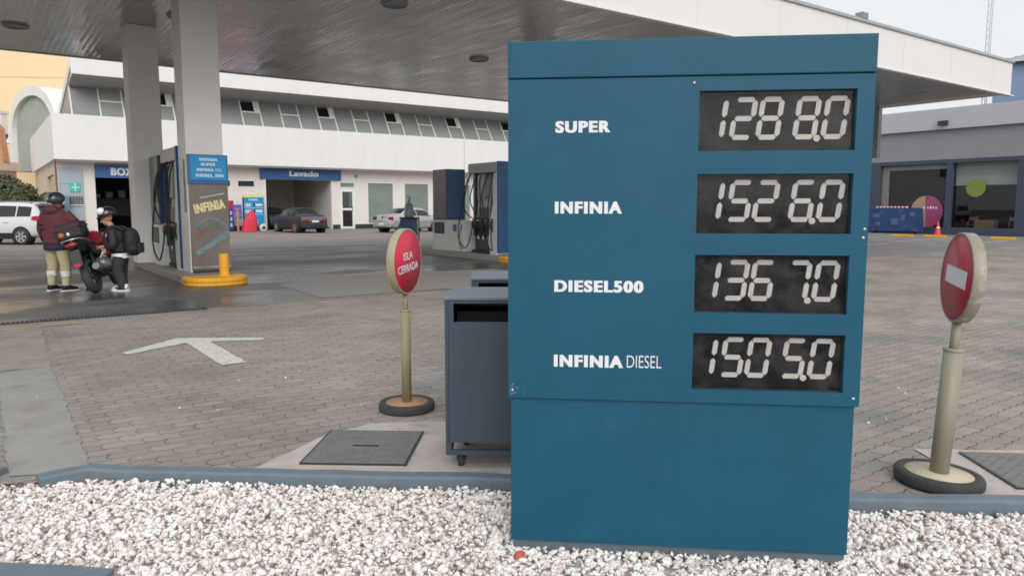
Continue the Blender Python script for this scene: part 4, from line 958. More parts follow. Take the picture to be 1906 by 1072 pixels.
for (x, y, l) in ((37.3, 18.35, 'yellow wheel stop beside the price sign edge, farthest along the shop'), (37.6, 16.95, 'yellow wheel stop between the other two before the blue barrier'), (37.6, 14.0, 'yellow wheel stop behind the no entry sign disc, nearest the street')):
    if ws is None:
        ws = thing('wheel_stop', l, 'wheel stop', (x, y, 0), 0, 'yellow wheel stops before the shop')
        MB().prism([(-.09, 0), (.09, 0), (.06, .11), (-.06, .11)], -.5, .5, 'y').build('block', M['yellow'], ws, .02)
        for k in (-.3, .3): MB().cyl((0, k, .111), (0, k, .118), .02, n=10).build('bolt', M['pump_dark'], ws)
    else:
        c = copy_thing(ws); c.location = (x, y, 0); c['label'] = l
# ------------------------------------------------------------------ far buildings, mast, bush
def far():
    t = thing('peach_building', 'tall blank peach rendered building behind the workshop', 'building', cam2w(-60, 66), YAW + R(6))
    MB().box(-30, 27.6, 0, 10, 0, 24).build('wall', M['peach'], t)
    g = MB()
    for z in (6.2, 9.6, 13, 16.4): g.box(-30, 27.6, -.02, -.003, z, z + .06)
    g.build('joint', mat('render_joint', (206, 184, 150), .85), t)
    a = thing('air_conditioner', 'white air conditioner unit with dark fan on the peach wall', 'air conditioner', cam2w(-43.7, 64.3), YAW + R(6))
    MB().box(-1, .6, 0, .7, 6.9, 8.3).build('case', M['white_wall'], a, .05); MB().cyl((-.1, -.02, 7.6), (-.1, -.005, 7.6), .5, n=24).build('fan', M['pump_dark'], a)
    h = thing('low_house', 'low beige and terracotta lean to beside the vaulted shed', 'house', cam2w(-38.9, 52), YAW + R(-8))
    MB().box(-8, 3.4, 0, 2, 4.0, 4.6).build('eaves_slab', M['beige'], h); MB().box(-8, 3, .5, 2, 0, 4.0).build('wall', M['beige'], h)
    MB().prism([(2.5, 4.6), (3.5, 4.6), (3.3, 6.9), (2.9, 7.3)], .4, .9, 'y').build('gable', M['terra'], h)
    MB().prism([(-8, 4.62), (2.4, 4.62), (1.9, 5.6), (-8, 6.1)], .8, 1.6, 'y').build('roof', mat('old_roof', (184, 164, 146), .85, 0, .2, 1.2), h)
    MB().box(2.5, 2.95, 1, 1.6, 6.6, 8.0).build('chimney', M['white_wall2'], h); MB().box(2.42, 3.03, .93, 1.67, 8.0, 8.18).build('chimney_cap', M['white_wall2'], h)
    # vaulted shed: an arch-shaped gable with a white rim, turned to the street
    A, B = Vector((2.62, 75.1, 0)), Vector((5.2, 67.1, 0)); d = (B - A); L_ = d.length
    s = thing('vaulted_shed', 'white rimmed barrel vaulted shed rising behind the side wall of the workshop', 'shed', A, math.atan2(d.y, d.x))
    n = 26; zb, zt = 4.4, 11.0
    def arch(x0, x1, h, z0): return [((x0 + x1) / 2 - (x1 - x0) / 2 * math.cos(math.pi * k / n), z0 + h * abs(math.sin(math.pi * k / n)) ** .8) for k in range(n + 1)]
    o = [(0, zb)] + arch(0, L_ + .5, zt - 7.0, 7.0) + [(L_ + .5, zb)]; i = [(.6, zb)] + arch(.6, L_ - .1, zt - .75 - 6.9, 6.9) + [(L_ - .1, zb)]
    r = MB(); m_ = len(o)
    vs = [(x, 0, z) for x, z in o] + [(x, 0, z) for x, z in i] + [(x, 7, z) for x, z in o] + [(x, 7, z) for x, z in i]
    fs = []
    for k in range(m_ - 1):
        fs += [(k, k + 1, m_ + k + 1, m_ + k), (2 * m_ + k, 3 * m_ + k, 3 * m_ + k + 1, 2 * m_ + k + 1), (k, 2 * m_ + k, 2 * m_ + k + 1, k + 1), (m_ + k, m_ + k + 1, 3 * m_ + k + 1, 3 * m_ + k)]
    r.add(vs, fs); r.build('vault', M['white_wall'], s)
    MB().prism(i, .35, .45, 'y').build('infill', M['shed_infill'], s)
    # blue clad hangar with a ribbed pale roof, and a thin mast
    q = thing('blue_hangar', 'blue clad hangar with a ribbed pale roof beyond the canopy corner', 'building', cam2w(43.4, 68), YAW + R(-34))
    MB().box(0, 30, 0, 12, 0, 14.2).build('wall', M['blue_wall'], q)
    MB().prism([(-1, 14.2), (14, 16.6), (29, 14.2)], -.6, 13, 'y').build('roof', M['pillar'], q)
    rb = MB()
    for k in range(24): 
        x = -1 + k * .62; rb.add([(x, -.62, 14.25 + (x + 1) * .16), (x + .14, -.62, 14.25 + (x + 1.14) * .16), (x + .14, 13, 14.32 + (x + 1.14) * .16), (x, 13, 14.32 + (x + 1) * .16)], [(0, 1, 2, 3)])
    rb.build('ribs', mat('roof_ribs', (150, 150, 156), .5), q)
    MB().prism([(0, 14.2), (14, 16.4), (28, 14.2)], -.02, -.61, 'y').build('gable_stripes', mat('gable_stripe', (196, 192, 196), .6, 0, .14, 5, stretch=(3, .1, .1)), q)
    m = thing('antenna_mast', 'thin lattice antenna mast rising behind the canopy against the sky', 'mast', cam2w(38, 60.5))
    f = MB()
    for (x, y) in ((-.16, -.1), (.16, -.1), (0, .18)): f.tube([(x, y, 0), (x, y, 26)], .03, 6)
    f.build('legs', M['coping'], m); br = MB()
    for k in range(42):
        z = k * .6; br.tube([(-.16, -.1, z), (.16, -.1, z + .3), (0, .18, z + .6), (-.16, -.1, z + .6)], .014, 5)
    br.build('lattice', M['coping'], m)
far()
def leaf_mat(name, rgb):
    m = bpy.data.materials.new(name); m.use_nodes = True; nt = m.node_tree; b = nt.nodes['Principled BSDF']
    at = node(nt, 'ShaderNodeAttribute', attribute_name='tone'); r = nt.nodes.new('ShaderNodeValToRGB'); c = lin(rgb)
    r.color_ramp.elements[0].color = tuple(x * .5 for x in c) + (1,); r.color_ramp.elements[1].color = tuple(x * 1.5 for x in c) + (1,)
    nt.links.new(at.outputs['Fac'], r.inputs[0]); nt.links.new(r.outputs[0], b.inputs['Base Color']); b.inputs['Roughness'].default_value = .6
    b.inputs['Transmission Weight'].default_value = 0
    return m
M['leaf'] = leaf_mat('bush_leaf', (84, 86, 60)); M['bark'] = mat('bark', (96, 82, 68), .9, 0, .2, 6, .4, 30)
def bush(label, loc, rad, h, n, name='bush'):
    t = thing(name, label, 'bush', loc)
    tr = MB(); rs = np.random.RandomState(3)
    cl = []
    for k in range(11):
        a = rs.uniform(0, 6.28); q = rs.uniform(.15, .8); top = Vector((math.cos(a) * rad * q, math.sin(a) * rad * q * .7, h * rs.uniform(.45, .86)))
        tr.tube([(0.1 * math.cos(a), .1 * math.sin(a), 0), (top.x * .45, top.y * .45, top.z * .5), tuple(top)], [.06, .035, .012], 6, res=3); cl.append((top, rs.uniform(.45, .8)))
    tr.build('trunk', M['bark'], t)
    V = []; F = []; T = []
    for i in range(n):
        c, r = cl[rs.randint(len(cl))]; d = rs.normal(size=3); d /= np.linalg.norm(d); p = np.array(c) + d * r * rs.uniform(.3, 1) ** .5 * np.array([1.15, 1, .85])
        if p[2] < .1: continue
        a = rs.normal(size=3); a /= np.linalg.norm(a); b = np.cross(a, d); b /= np.linalg.norm(b) + 1e-6; s = rs.uniform(.05, .12)
        o = len(V); V += [p - a * s, p + b * s * .45, p + a * s, p - b * s * .45]; F.append((o, o + 1, o + 2, o + 3)); T += [rs.uniform(0, 1) * .6 + .4 * (hash(tuple(c)) % 100) / 100] * 4
    me = bpy.data.meshes.new('foliage'); me.from_pydata([tuple(v) for v in V], [], F); at = me.attributes.new('tone', 'FLOAT', 'POINT'); at.data.foreach_set('value', np.array(T, np.float32)); me.materials.append(M['leaf'])
    link('foliage', me, t)
bush('dark olive bush behind the white car and the maroon jacket', cam2w(-25.1, 38.5), 1.6, 3.0, 13000)
bush('wide olive bush at the photo edge behind the white car roof', cam2w(-27.4, 38.2), 1.6, 2.85, 12000)
# ------------------------------------------------------------------ vehicles
def car_body(st, n=54):
    st = sorted(st); ys = [s[0] for s in st]
    def val(y):
        y = min(max(y, ys[0]), ys[-1])
        for a, b in zip(st, st[1:]):
            if a[0] <= y <= b[0]:
                t = (y - a[0]) / (b[0] - a[0]); return [p + (q - p) * t for p, q in zip(a, b)]
    def sval(y, r=.07):
        q = [val(y + r * d) for d in (-1, -.5, 0, .5, 1)]; v = [sum(c) / 5 for c in zip(*q)]; v[0] = y; return v
    def ring(y):
        _, zl, zb, zt, wl, wb, wt = sval(y)
        zm = zl + (zb - zl) * .55
        h = [(0, zl), (wl * .8, zl), (wl * .96, zl + .05), (wl, zl + .16), (wl + .005, zm), (wb, zb - .03), (wb - .02, zb), (wt + .03, zt - .05), (wt - .02, zt - .012), (wt * .6, zt + .012), (0, zt + .022)]
        return h
    rs = []; mb = MB(); N = None
    yy = [ys[0] + (ys[-1] - ys[0]) * k / n for k in range(n + 1)]
    vs = []; fs = []
    for y in yy:
        h = ring(y); full = h + [(-a, b) for a, b in reversed(h[1:-1])]; N = len(full); vs += [(a, y, b) for a, b in full]
    for i in range(n):
        for k in range(N): fs.append((i * N + k, i * N + (k + 1) % N, (i + 1) * N + (k + 1) % N, (i + 1) * N + k))
    mb.add(vs, fs, True); mb.f += [tuple(range(N)), tuple(range(n * N, n * N + N))]; mb.sm += [True, True]
    return mb, ring
def car(label, loc, rz, st, paint, group, glassy, wheels, wr, kind):
    t = thing('parked_car' if kind != 'suv' else 'parked_suv', label, 'car', loc, rz, group)
    mb, ring = car_body(st); body = mb.build('body', paint, t)
    def side(y0, y1, s, t0=.1, t1=.86, off=.012):
        vs, fs = [], []; n = 8
        for k in range(n + 1):
            y = y0 + (y1 - y0) * k / n; h = ring(y); a, b = Vector((h[6][0], h[6][1])), Vector((h[7][0], h[7][1]))
            for q in (t0, t1): p = a + (b - a) * q; vs.append((s * (p.x + off), y, p.y))
        for k in range(n): fs.append((2 * k, 2 * k + 1, 2 * k + 3, 2 * k + 2))
        MB().add(vs, fs, True).build('side_window', glassy, t)
    def screen(y0, y1, nm, off=.012, w=.84):
        vs, fs = [], []; n = 8
        for k in range(n + 1):
            y = y0 + (y1 - y0) * k / n; h = ring(y)
            for j in range(9):
                x = (-1 + j / 4) * w; hx = abs(x) * h[7][0]
                pts = [h[10], h[9], h[8], h[7]]; z = h[7][1]
                for a, b in zip(pts, pts[1:]):
                    if a[0] <= hx <= b[0] + 1e-9: z = a[1] + (b[1] - a[1]) * (hx - a[0]) / max(1e-6, b[0] - a[0]); break
                vs.append((math.copysign(hx, x), y, z + off))
        for k in range(n):
            for j in range(8): fs.append((k * 9 + j, k * 9 + j + 1, (k + 1) * 9 + j + 1, (k + 1) * 9 + j))
        MB().add(vs, fs, True).build(nm, glassy, t)
    L = max(s[0] for s in st); W_ = max(s[4] for s in st)
    if kind == 'suv':
        for s in (1, -1): side(.42, .98, s); side(1.04, 1.98, s); side(2.06, 2.98, s)
        screen(.08, .3, 'rear_window', w=.8); screen(2.75, 3.3, 'windscreen')
        for s in (1, -1): MB().tube([(s * .52, .5, 1.6), (s * .55, .7, 1.665), (s * .55, 2.3, 1.665), (s * .52, 2.5, 1.6)], .02, 8).build('roof_rail', M['pump_grey'], t)
        cl = MB()
        for s in (1, -1): cl.box(min(s * (W_ - .03), s * (W_ + .012)), max(s * (W_ - .03), s * (W_ + .012)), .75 + wr, 3.4 - wr, .22, .46)
        cl.build('sill_cladding', M['black'], t)
    else:
        for s in (1, -1): side(1.02, 1.95, s); side(2.02, 3.0, s)
        screen(.86, 1.36, 'rear_window'); screen(2.76, 3.32, 'windscreen')
    for y in wheels:
        for s in (1, -1):
            a = MB().lathe([(0, .004), (wr * 1.17, .004), (wr * 1.17, -.3)], 28, (s * W_, y, wr), Matrix.Rotation(R(90 * s), 3, 'Y')).build('wheel_arch', M['black'], t)
            Mx = Matrix.Rotation(R(90 * s), 3, 'Y')
            w = MB().lathe([(wr * .66, .012), (wr * .9, .022), (wr, .0), (wr, -.14), (wr * .9, -.17)], 32, (s * W_, y, wr), Mx).build('wheel', M['tyre'], t)
            MB().lathe([(wr * .67, .014), (wr * .62, -.03), (wr * .2, -.03), (wr * .19, -.01), (0, -.01)], 28, (s * W_, y, wr), Mx).build('rim', M['pump_dark'], w)
            sp = MB()
            for k in range(6):
                a_ = k * math.pi / 3; d = Vector((0, math.cos(a_), math.sin(a_))); e = Vector((0, -math.sin(a_), math.cos(a_))); c = Vector((s * (W_ + .006), y, wr))
                sp.add([c + d * .03 + e * .035, c + d * wr * .66 + e * .045, c + d * wr * .66 - e * .045, c + d * .03 - e * .035], [(0, 1, 2, 3)])
            sp.lathe([(wr * .6, .006), (wr * .68, .013)], 28, (s * W_, y, wr), Mx); sp.build('spokes', M['chrome'], w)
    return t, ring, W_
def sed(z=1.0): return [(0, .42, .66, .70, .68, .70, .60), (.05, .34, .84, .9, .77, .77, .68), (.15, .28, .9, 1.0, .82, .8, .68), (.5, .22, .93, 1.03, .85, .82, .67), (.82, .2, .93, 1.06, .86, .83, .66), (1.4, .19, .92, 1.38, .86, .83, .56), (2.0, .19, .91, 1.43, .86, .83, .56), (2.72, .19, .9, 1.38, .86, .83, .55), (3.36, .2, .89, .99, .85, .82, .64), (4.0, .25, .82, .88, .81, .78, .6), (4.25, .32, .68, .72, .72, .7, .56), (4.32, .38, .6, .62, .66, .64, .52)]
glassy = mat('car_glass', (44, 52, 56), .08, 0, .15, 2)
silver = mat('silver_car_paint', (186, 187, 190), .28, .45, .03, 3, coat=.6)
def sedan(label, loc, rz, paint, group, plate_txt, dk=False):
    t, ring, W_ = car(label, loc, rz, sed(), paint, group, glassy, (.78, 3.4), .3, 'sedan')
    lm = mat('tail_lamp', (150, 26, 34), .2, 0, .1, 6, coat=.5)
    if dk:
        MB().prism([(-.76, .68), (.76, .68), (.74, .92), (-.74, .92)], -.015, .12, 'y').build('rear_panel', mat('bumper_grey_lilac', (122, 122, 136), .4, .2), t, .01)
        for s in (-1, 1): MB().rbox((s * .56, -.015, .72), (.36, .05, .12)).build('tail_light', lm, t, .01)
    else:
        for s in (-1, 1): MB().prism([(s * .5, .72), (s * .79, .7), (s * .78, .92), (s * .5, .9)], -.0, .16, 'y').build('tail_light', lm if s > 0 else mat('tail_smoke', (70, 60, 62), .2), t, .015)
        MB().cyl((0, .0, .86), (0, .08, .86), .055, n=20).build('emblem', M['black'], t)
    MB().rbox((0, .0, .44), (1.5, .16, .26)).build('rear_bumper', paint if not dk else M['pump_dark'], t, .05)
    MB().rbox((.0, -.088, .5 if not dk else .66), (.42, .012, .11)).build('number_plate', M['letter'], t)
    MB().rbox((.15, -.02, .3), (1.4, .12, .08)).build('bumper_lip', M['black'], t, .02)
    for s in (-1, 1): MB().ell((s * .98, 2.78, .98), (.1, .05, .07)).build('wing_mirror', paint, t)
    MB().cyl((-.4, -.06, .3), (-.4, .2, .3), .03, n=12).build('exhaust_tip', M['chrome'], t)
    return t
sedan('silver four door car parked before the tall frosted windows by the navy bin', cam2w(-7.42, 42.3), YAW + R(-38), silver, 'cars by the wash', '', False)
dark = mat('dark_car_paint', (46, 47, 52), .5, .1, .1, 3, coat=.15)
sedan('dark saloon with lilac grey rear panel standing at the wash entrance', cam2w(-11.1, 41.6), YAW + R(40), dark, 'cars by the wash', '', True)
sedan('dark car with lit red lamps deeper inside the wash bay', Vector((16.0, 47.6, 0)), R(4), mat('black_car_paint', (40, 41, 45), .3, .1, .1, 3, coat=.5), 'cars by the wash', '', False)
def suv():
    st = [(0, .45, .72, .76, .70, .72, .62), (.05, .38, .95, 1.02, .78, .78, .68), (.1, .34, 1.02, 1.1, .8, .8, .66), (.34, .3, 1.04, 1.56, .84, .8, .58), (.6, .28, 1.05, 1.6, .86, .82, .6), (1.6, .26, 1.03, 1.64, .87, .83, .61), (2.6, .26, 1.0, 1.6, .87, .83, .6), (3.35, .28, .98, 1.1, .86, .82, .66), (3.9, .3, .9, .96, .83, .8, .64), (4.15, .36, .72, .76, .76, .72, .6)]
    wp = mat('white_car_paint', (226, 228, 230), .25, 0, .02, 3, coat=.6)
    t, ring, W_ = car('white compact suv parked at the photo edge with red tail lamp', cam2w(-18.12, 29.3), YAW + R(84), st, wp, None, glassy, (.78, 3.35), .33, 'suv')
    lm = mat('suv_lamp', (196, 40, 54), .2, 0, .1, 6, coat=.5)
    for s in (-1, 1): MB().prism([(.02, .92), (.36, .97), (.3, 1.1), (.1, 1.12), (.02, 1.06)], s * .76, s * .835, 'x').build('tail_light', lm, t, .01)
    MB().rbox((0, .0, .52), (1.56, .18, .3)).build('rear_bumper', M['pump_dark'], t, .05)
    for s in (-1, 1): MB().rbox((s * .62, -.1, .56), (.24, .02, .08)).build('reflector', lm, t, .008)
    MB().box(-.6, .6, .16, .4, 1.58, 1.63).build('spoiler', wp, t, .015)
    for s in (-1, 1):
        MB().ell((s * .99, 2.75, 1.1), (.11, .07, .09)).build('wing_mirror', wp, t)
        MB().box(min(s * .868, s * .9), max(s * .868, s * .9), 1.3, 1.48, .86, .9).build('handle', wp, t, .008)
suv()
# ------------------------------------------------------------------ motorcycle with its load
LEAN = R(-17)
bike_loc = cam2w(-7.08, 12.5); bike_rot = (0, LEAN, YAW + R(13))
def motorcycle():
    t = thing('motorcycle', 'dark motorcycle with red tank leaning on its stand between two people', 'motorcycle', bike_loc, rot=bike_rot)
    Y90 = Matrix.Rotation(R(90), 3, 'Y'); dkp = mat('bike_black', (34, 34, 37), .4, 0, .2, 6); rd = mat('bike_red', (164, 30, 44), .3, 0, .1, 4, coat=.5)
    for y, w_ in ((0, .068), (1.28, .05)):
        prof = [(.3 - w_ * .75 + w_ * .75 * math.sin(a), w_ * math.cos(a)) for a in [math.pi * k / 10 for k in range(11)]]
        w = MB().lathe([(.22, w_)] + prof + [(.22, -w_), (.22, w_)], 36, (0, y, .3), Y90).build('wheel', M['tyre'], t)
        MB().lathe([(.222, .03), (.2, .025), (.2, -.025), (.222, -.03)], 28, (0, y, .3), Y90).lathe([(0, .05), (.05, .05), (.05, -.05), (0, -.05)], 16, (0, y, .3), Y90).build('rim', M['pump_dark'], w)
        s = MB()
        for k in range(5):
            a = k * 2 * math.pi / 5; s.tube([(0, y + .04 * math.cos(a), .3 + .04 * math.sin(a)), (0, y + .21 * math.cos(a), .3 + .21 * math.sin(a))], .017, 6)
        s.build('spokes', M['pump_grey'], w)
    e = MB(); e.rbox((0, .62, .36), (.3, .38, .26)); e.rbox((0, .72, .56), (.2, .22, .24), Matrix.Rotation(R(-18), 3, 'X'))
    for k in range(5): e.rbox((0, .72, .48 + k * .04), (.24, .26, .012), Matrix.Rotation(R(-18), 3, 'X'))
    e.cyl((-.19, .55, .36), (.19, .55, .36), .1, n=18); e.build('engine', M['pump_side'], t, .01)
    f = MB()
    for s in (-.09, .09): f.tube([(s, 0, .3), (s, .42, .4)], .022, 8); f.tube([(s, -.16, .82), (s, .3, .74), (s * .6, .95, .8)], .018, 8); f.tube([(s, .42, .4), (s, .34, .76)], .02, 8); f.tube([(s * 1.15, .02, .33), (s * 1.15, .1, .72)], .028, 8)
    f.build('frame', M['black'], t)
    MB().tube([(0, -.22, .83), (0, -.05, .83), (0, .25, .8), (0, .5, .8), (0, .62, .83)], [.06, .13, .135, .12, .05], 14, res=4).build('seat', dkp, t)
    MB().tube([(0, .52, .84), (0, .66, .88), (0, .88, .91), (0, 1.06, .84)], [.08, .15, .165, .07], 16, res=5).build('fuel_tank', rd, t)
    for s in (-1, 1):
        MB().prism([(.12, .66), (.5, .6), (.56, .78), (.1, .82), (-.12, .86)], s * .125, s * .15, 'x').build('side_panel', dkp, t, .012)
        MB().prism([(.72, .62), (1.02, .58), (1.12, .78), (.98, .9), (.7, .8)], s * .15, s * .18, 'x').build('tank_shroud', rd, t, .012)
    tl = MB().tube([(0, -.36, .86), (0, -.2, .84), (0, .0, .8)], [.05, .1, .12], 12, res=3).build('tail_cowl', dkp, t)
    MB().ell((0, -.345, .865), (.1, .05, .045)).build('tail_light', mat('bike_lamp', (150, 34, 46), .25, coat=.4), t)
    fd = MB().prism([(-.2, .8), (-.34, .78), (-.42, .5), (-.38, .49), (-.29, .72)], -.085, .085, 'x').build('rear_mudguard', dkp, t, .008)
    MB().rbox((0, -.415, .52), (.1, .02, .05)).build('reflector', M['red'], t)
    MB().tube([(-.16, .1, .86), (-.17, -.18, .93), (-.1, -.34, .95), (.1, -.34, .95), (.17, -.18, .93), (.16, .1, .86)], .013, 8, res=5).build('grab_rail', M['chrome'], t)
    MB().tube([(.1, .86, .52), (.15, .9, .36), (.16, .66, .24), (.17, .2, .3)], .024, 8, res=5).tube([(.17, .25, .3), (.19, -.2, .44)], [.05, .058], 14).build('exhaust', M['pump_side'], t)
    MB().prism([(.0 + .36 * math.cos(a), .3 + .36 * math.sin(a)) for a in [R(30 + 10 * k) for k in range(11)]] + [(.0 + .34 * math.cos(a), .3 + .34 * math.sin(a)) for a in [R(130 - 10 * k) for k in range(11)]], -.07, .07, 'x').build('hugger', dkp, t)
    for s in (-.1, .1): MB().tube([(s, 1.28, .3), (s, 1.02, .98)], [.028, .022], 10).build('fork', M['pump_grey'], t)
    MB().prism([(1.28 + .35 * math.cos(a), .3 + .35 * math.sin(a)) for a in [R(20 + 12 * k) for k in range(11)]] + [(1.28 + .335 * math.cos(a), .3 + .335 * math.sin(a)) for a in [R(140 - 12 * k) for k in range(11)]], -.06, .06, 'x').build('front_mudguard', rd, t)
    MB().ell((0, 1.16, .88), (.12, .1, .12)).build('headlight', M['chrome'], t)
    h = MB().tube([(-.38, .86, 1.02), (-.2, 1.0, 1.06), (0, 1.0, 1.0), (.2, 1.0, 1.06), (.38, .86, 1.02)], .013, 8, res=4).build('handlebar', M['black'], t)
    for s in (-1, 1): MB().tube([(s * .38, .86, 1.02), (s * .27, .95, 1.045)], .019, 8).build('grip', M['rubber'], h); m = MB().tube([(s * .25, .97, 1.05), (s * .32, .96, 1.2)], .008, 6).ell((s * .34, .96, 1.23), (.06, .02, .04)).build('mirror', M['black'], t)
    MB().tube([(-.1, .5, .26), (-.3, .46, .0 + .095)], [.016, .013], 8).rbox((-.31, .46, .095), (.08, .06, .012)).build('side_stand', M['black'], t)
    for s in (-1, 1): MB().tube([(s * .1, .45, .3), (s * .3, .42, .3)], .014, 8).build('foot_peg', M['rubber'], t)
motorcycle()
def bag():
    dk = mat('bag_charcoal', (52, 50, 52), .8, 0, .15, 14, .2, 80)
    t = thing('luggage_bag', 'charcoal delivery bag with orange and red patches strapped on the motorcycle seat', 'bag', bike_loc, rot=bike_rot)
    MB().box(-.25, .17, -.16, .28, .965, 1.25).build('bag_body', dk, t, .07, 4)
    MB().box(-.257, .177, -.167, .287, 1.15, 1.175).build('lid_flap', mat('bag_maroon', (84, 54, 56), .8), t, .01)
    MB().ell((-.15, -.163, 1.07), (.045, .012, .04)).build('orange_patch', mat('patch_orange', (206, 92, 60), .6), t)
    MB().ell((-.04, -.163, 1.06), (.026, .01, .03)).build('white_patch', M['letter'], t)
    MB().box(-.16, .0, -.1, .1, 1.252, 1.263).build('red_patch', mat('patch_red', (150, 60, 58), .6), t, .005)
    s = MB(); s.tube([(-.256, .05, 1.0), (-.24, .05, 1.22), (-.06, .05, 1.262), (.15, .05, 1.22), (.176, .05, 1.0)], .012, 6, res=3); s.build('strap', M['black'], t)
bag()
# ------------------------------------------------------------------ people
def solid(mb, name, m, parent, vox, smooth=4):
    o = mb.build(name, m); r = o.modifiers.new('r', 'REMESH'); r.mode = 'VOXEL'; r.voxel_size = vox; r.use_smooth_shade = True
    s = o.modifiers.new('s', 'SMOOTH'); s.iterations = smooth; s.factor = .5
    dg = bpy.context.evaluated_depsgraph_get(); me = bpy.data.meshes.new_from_object(o.evaluated_get(dg)); old = o.data
    bpy.data.objects.remove(o); bpy.data.meshes.remove(old); me.name = name
    for p in me.polygons: p.use_smooth = True
    if not me.materials: me.materials.append(m)
    return link(name, me, parent)
def hand(mb, w, d, side, curl=.5, s=1.0):
    """palm, four bent fingers and a thumb growing from wrist point w along direction d"""
    w = Vector(w); d = Vector(d).normalized(); a = d.cross(Vector((0, 1, 0)))
    if a.length < .1: a = d.cross(Vector((1, 0, 0)))
    a.normalize(); b = d.cross(a).normalized()           # a: across the palm, b: palm normal
    mb.tube([w - d * .02, w + d * .04 * s, w + d * .085 * s], [.027 * s, .034 * s, .03 * s], 10)
    for k, ln in enumerate((.07, .08, .074, .058)):
        o = w + d * .08 * s + a * (k - 1.5) * .019 * s
        p1 = o + d * ln * .5 * s + b * curl * .012; p2 = o + (d * (.75 - .3 * curl) + b * curl * .6) * ln * s; p3 = o + (d * (.8 - .6 * curl) + b * curl * 1.0) * ln * s
        mb.tube([o, p1, p2, p3], [.0095 * s, .0092 * s, .0085 * s, .0075 * s], 8)
    o = w + d * .03 * s - a * .028 * s * side
    mb.tube([o, o + (d * .03 - a * .025 * side + b * .01) * s, o + (d * .06 - a * .022 * side + b * .022) * s], [.012 * s, .011 * s, .009 * s], 8)
def head(mb, c, Mh, s=1.0):
    c = Vector(c)
    def P(x, y, z): return c + Mh.to_3x3() @ Vector((x, y, z)) * s
    def E(p, r): mb.ell(P(*p), [q * s for q in r], Mh, 18, 12)
    E((0, -.012, .025), (.076, .095, .098)); E((0, .03, -.035), (.058, .062, .075)); E((0, .06, -.085), (.03, .026, .024))
    E((0, .098, -.015), (.013, .02, .016)); mb.tube([P(0, .082, .022), P(0, .106, -.014)], [.008 * s, .013 * s], 8)
    E((0, .086, -.056), (.024, .012, .008)); E((0, .08, .032), (.05, .014, .01))
    for q in (-1, 1): E((q * .076, -.005, -.008), (.012, .02, .032)); E((q * .034, .072, -.02), (.024, .02, .022))
skin = mat('skin', (196, 146, 118), .55, 0, .06, 9)
def shoe(t, x, y, rz, m, sole, L_=.27):
    mz = Matrix.Rotation(rz, 3, 'Z')
    def P(a, b, c): v = mz @ Vector((a, b, 0)); return (x + v.x, y + v.y, c)
    o = MB().tube([P(0, -.09, .06), P(0, -.02, .075), P(0, .08, .05), P(0, .16, .036)], [.042, .05, .044, .03], 12, res=4)
    o.tube([P(0, -.05, .06), P(0, -.045, .13)], [.045, .043], 12); sh = o.build('shoe', m, t)
    pts = [(-.035, -.12), (.035, -.12), (.044, -.04), (.046, .08), (.036, .17), (0, .2), (-.036, .17), (-.046, .08), (-.044, -.04)]
    MB().prism([P(a, b, 0)[:2] for a, b in pts], .0, .026, 'z').build('sole', sole, sh, .006)
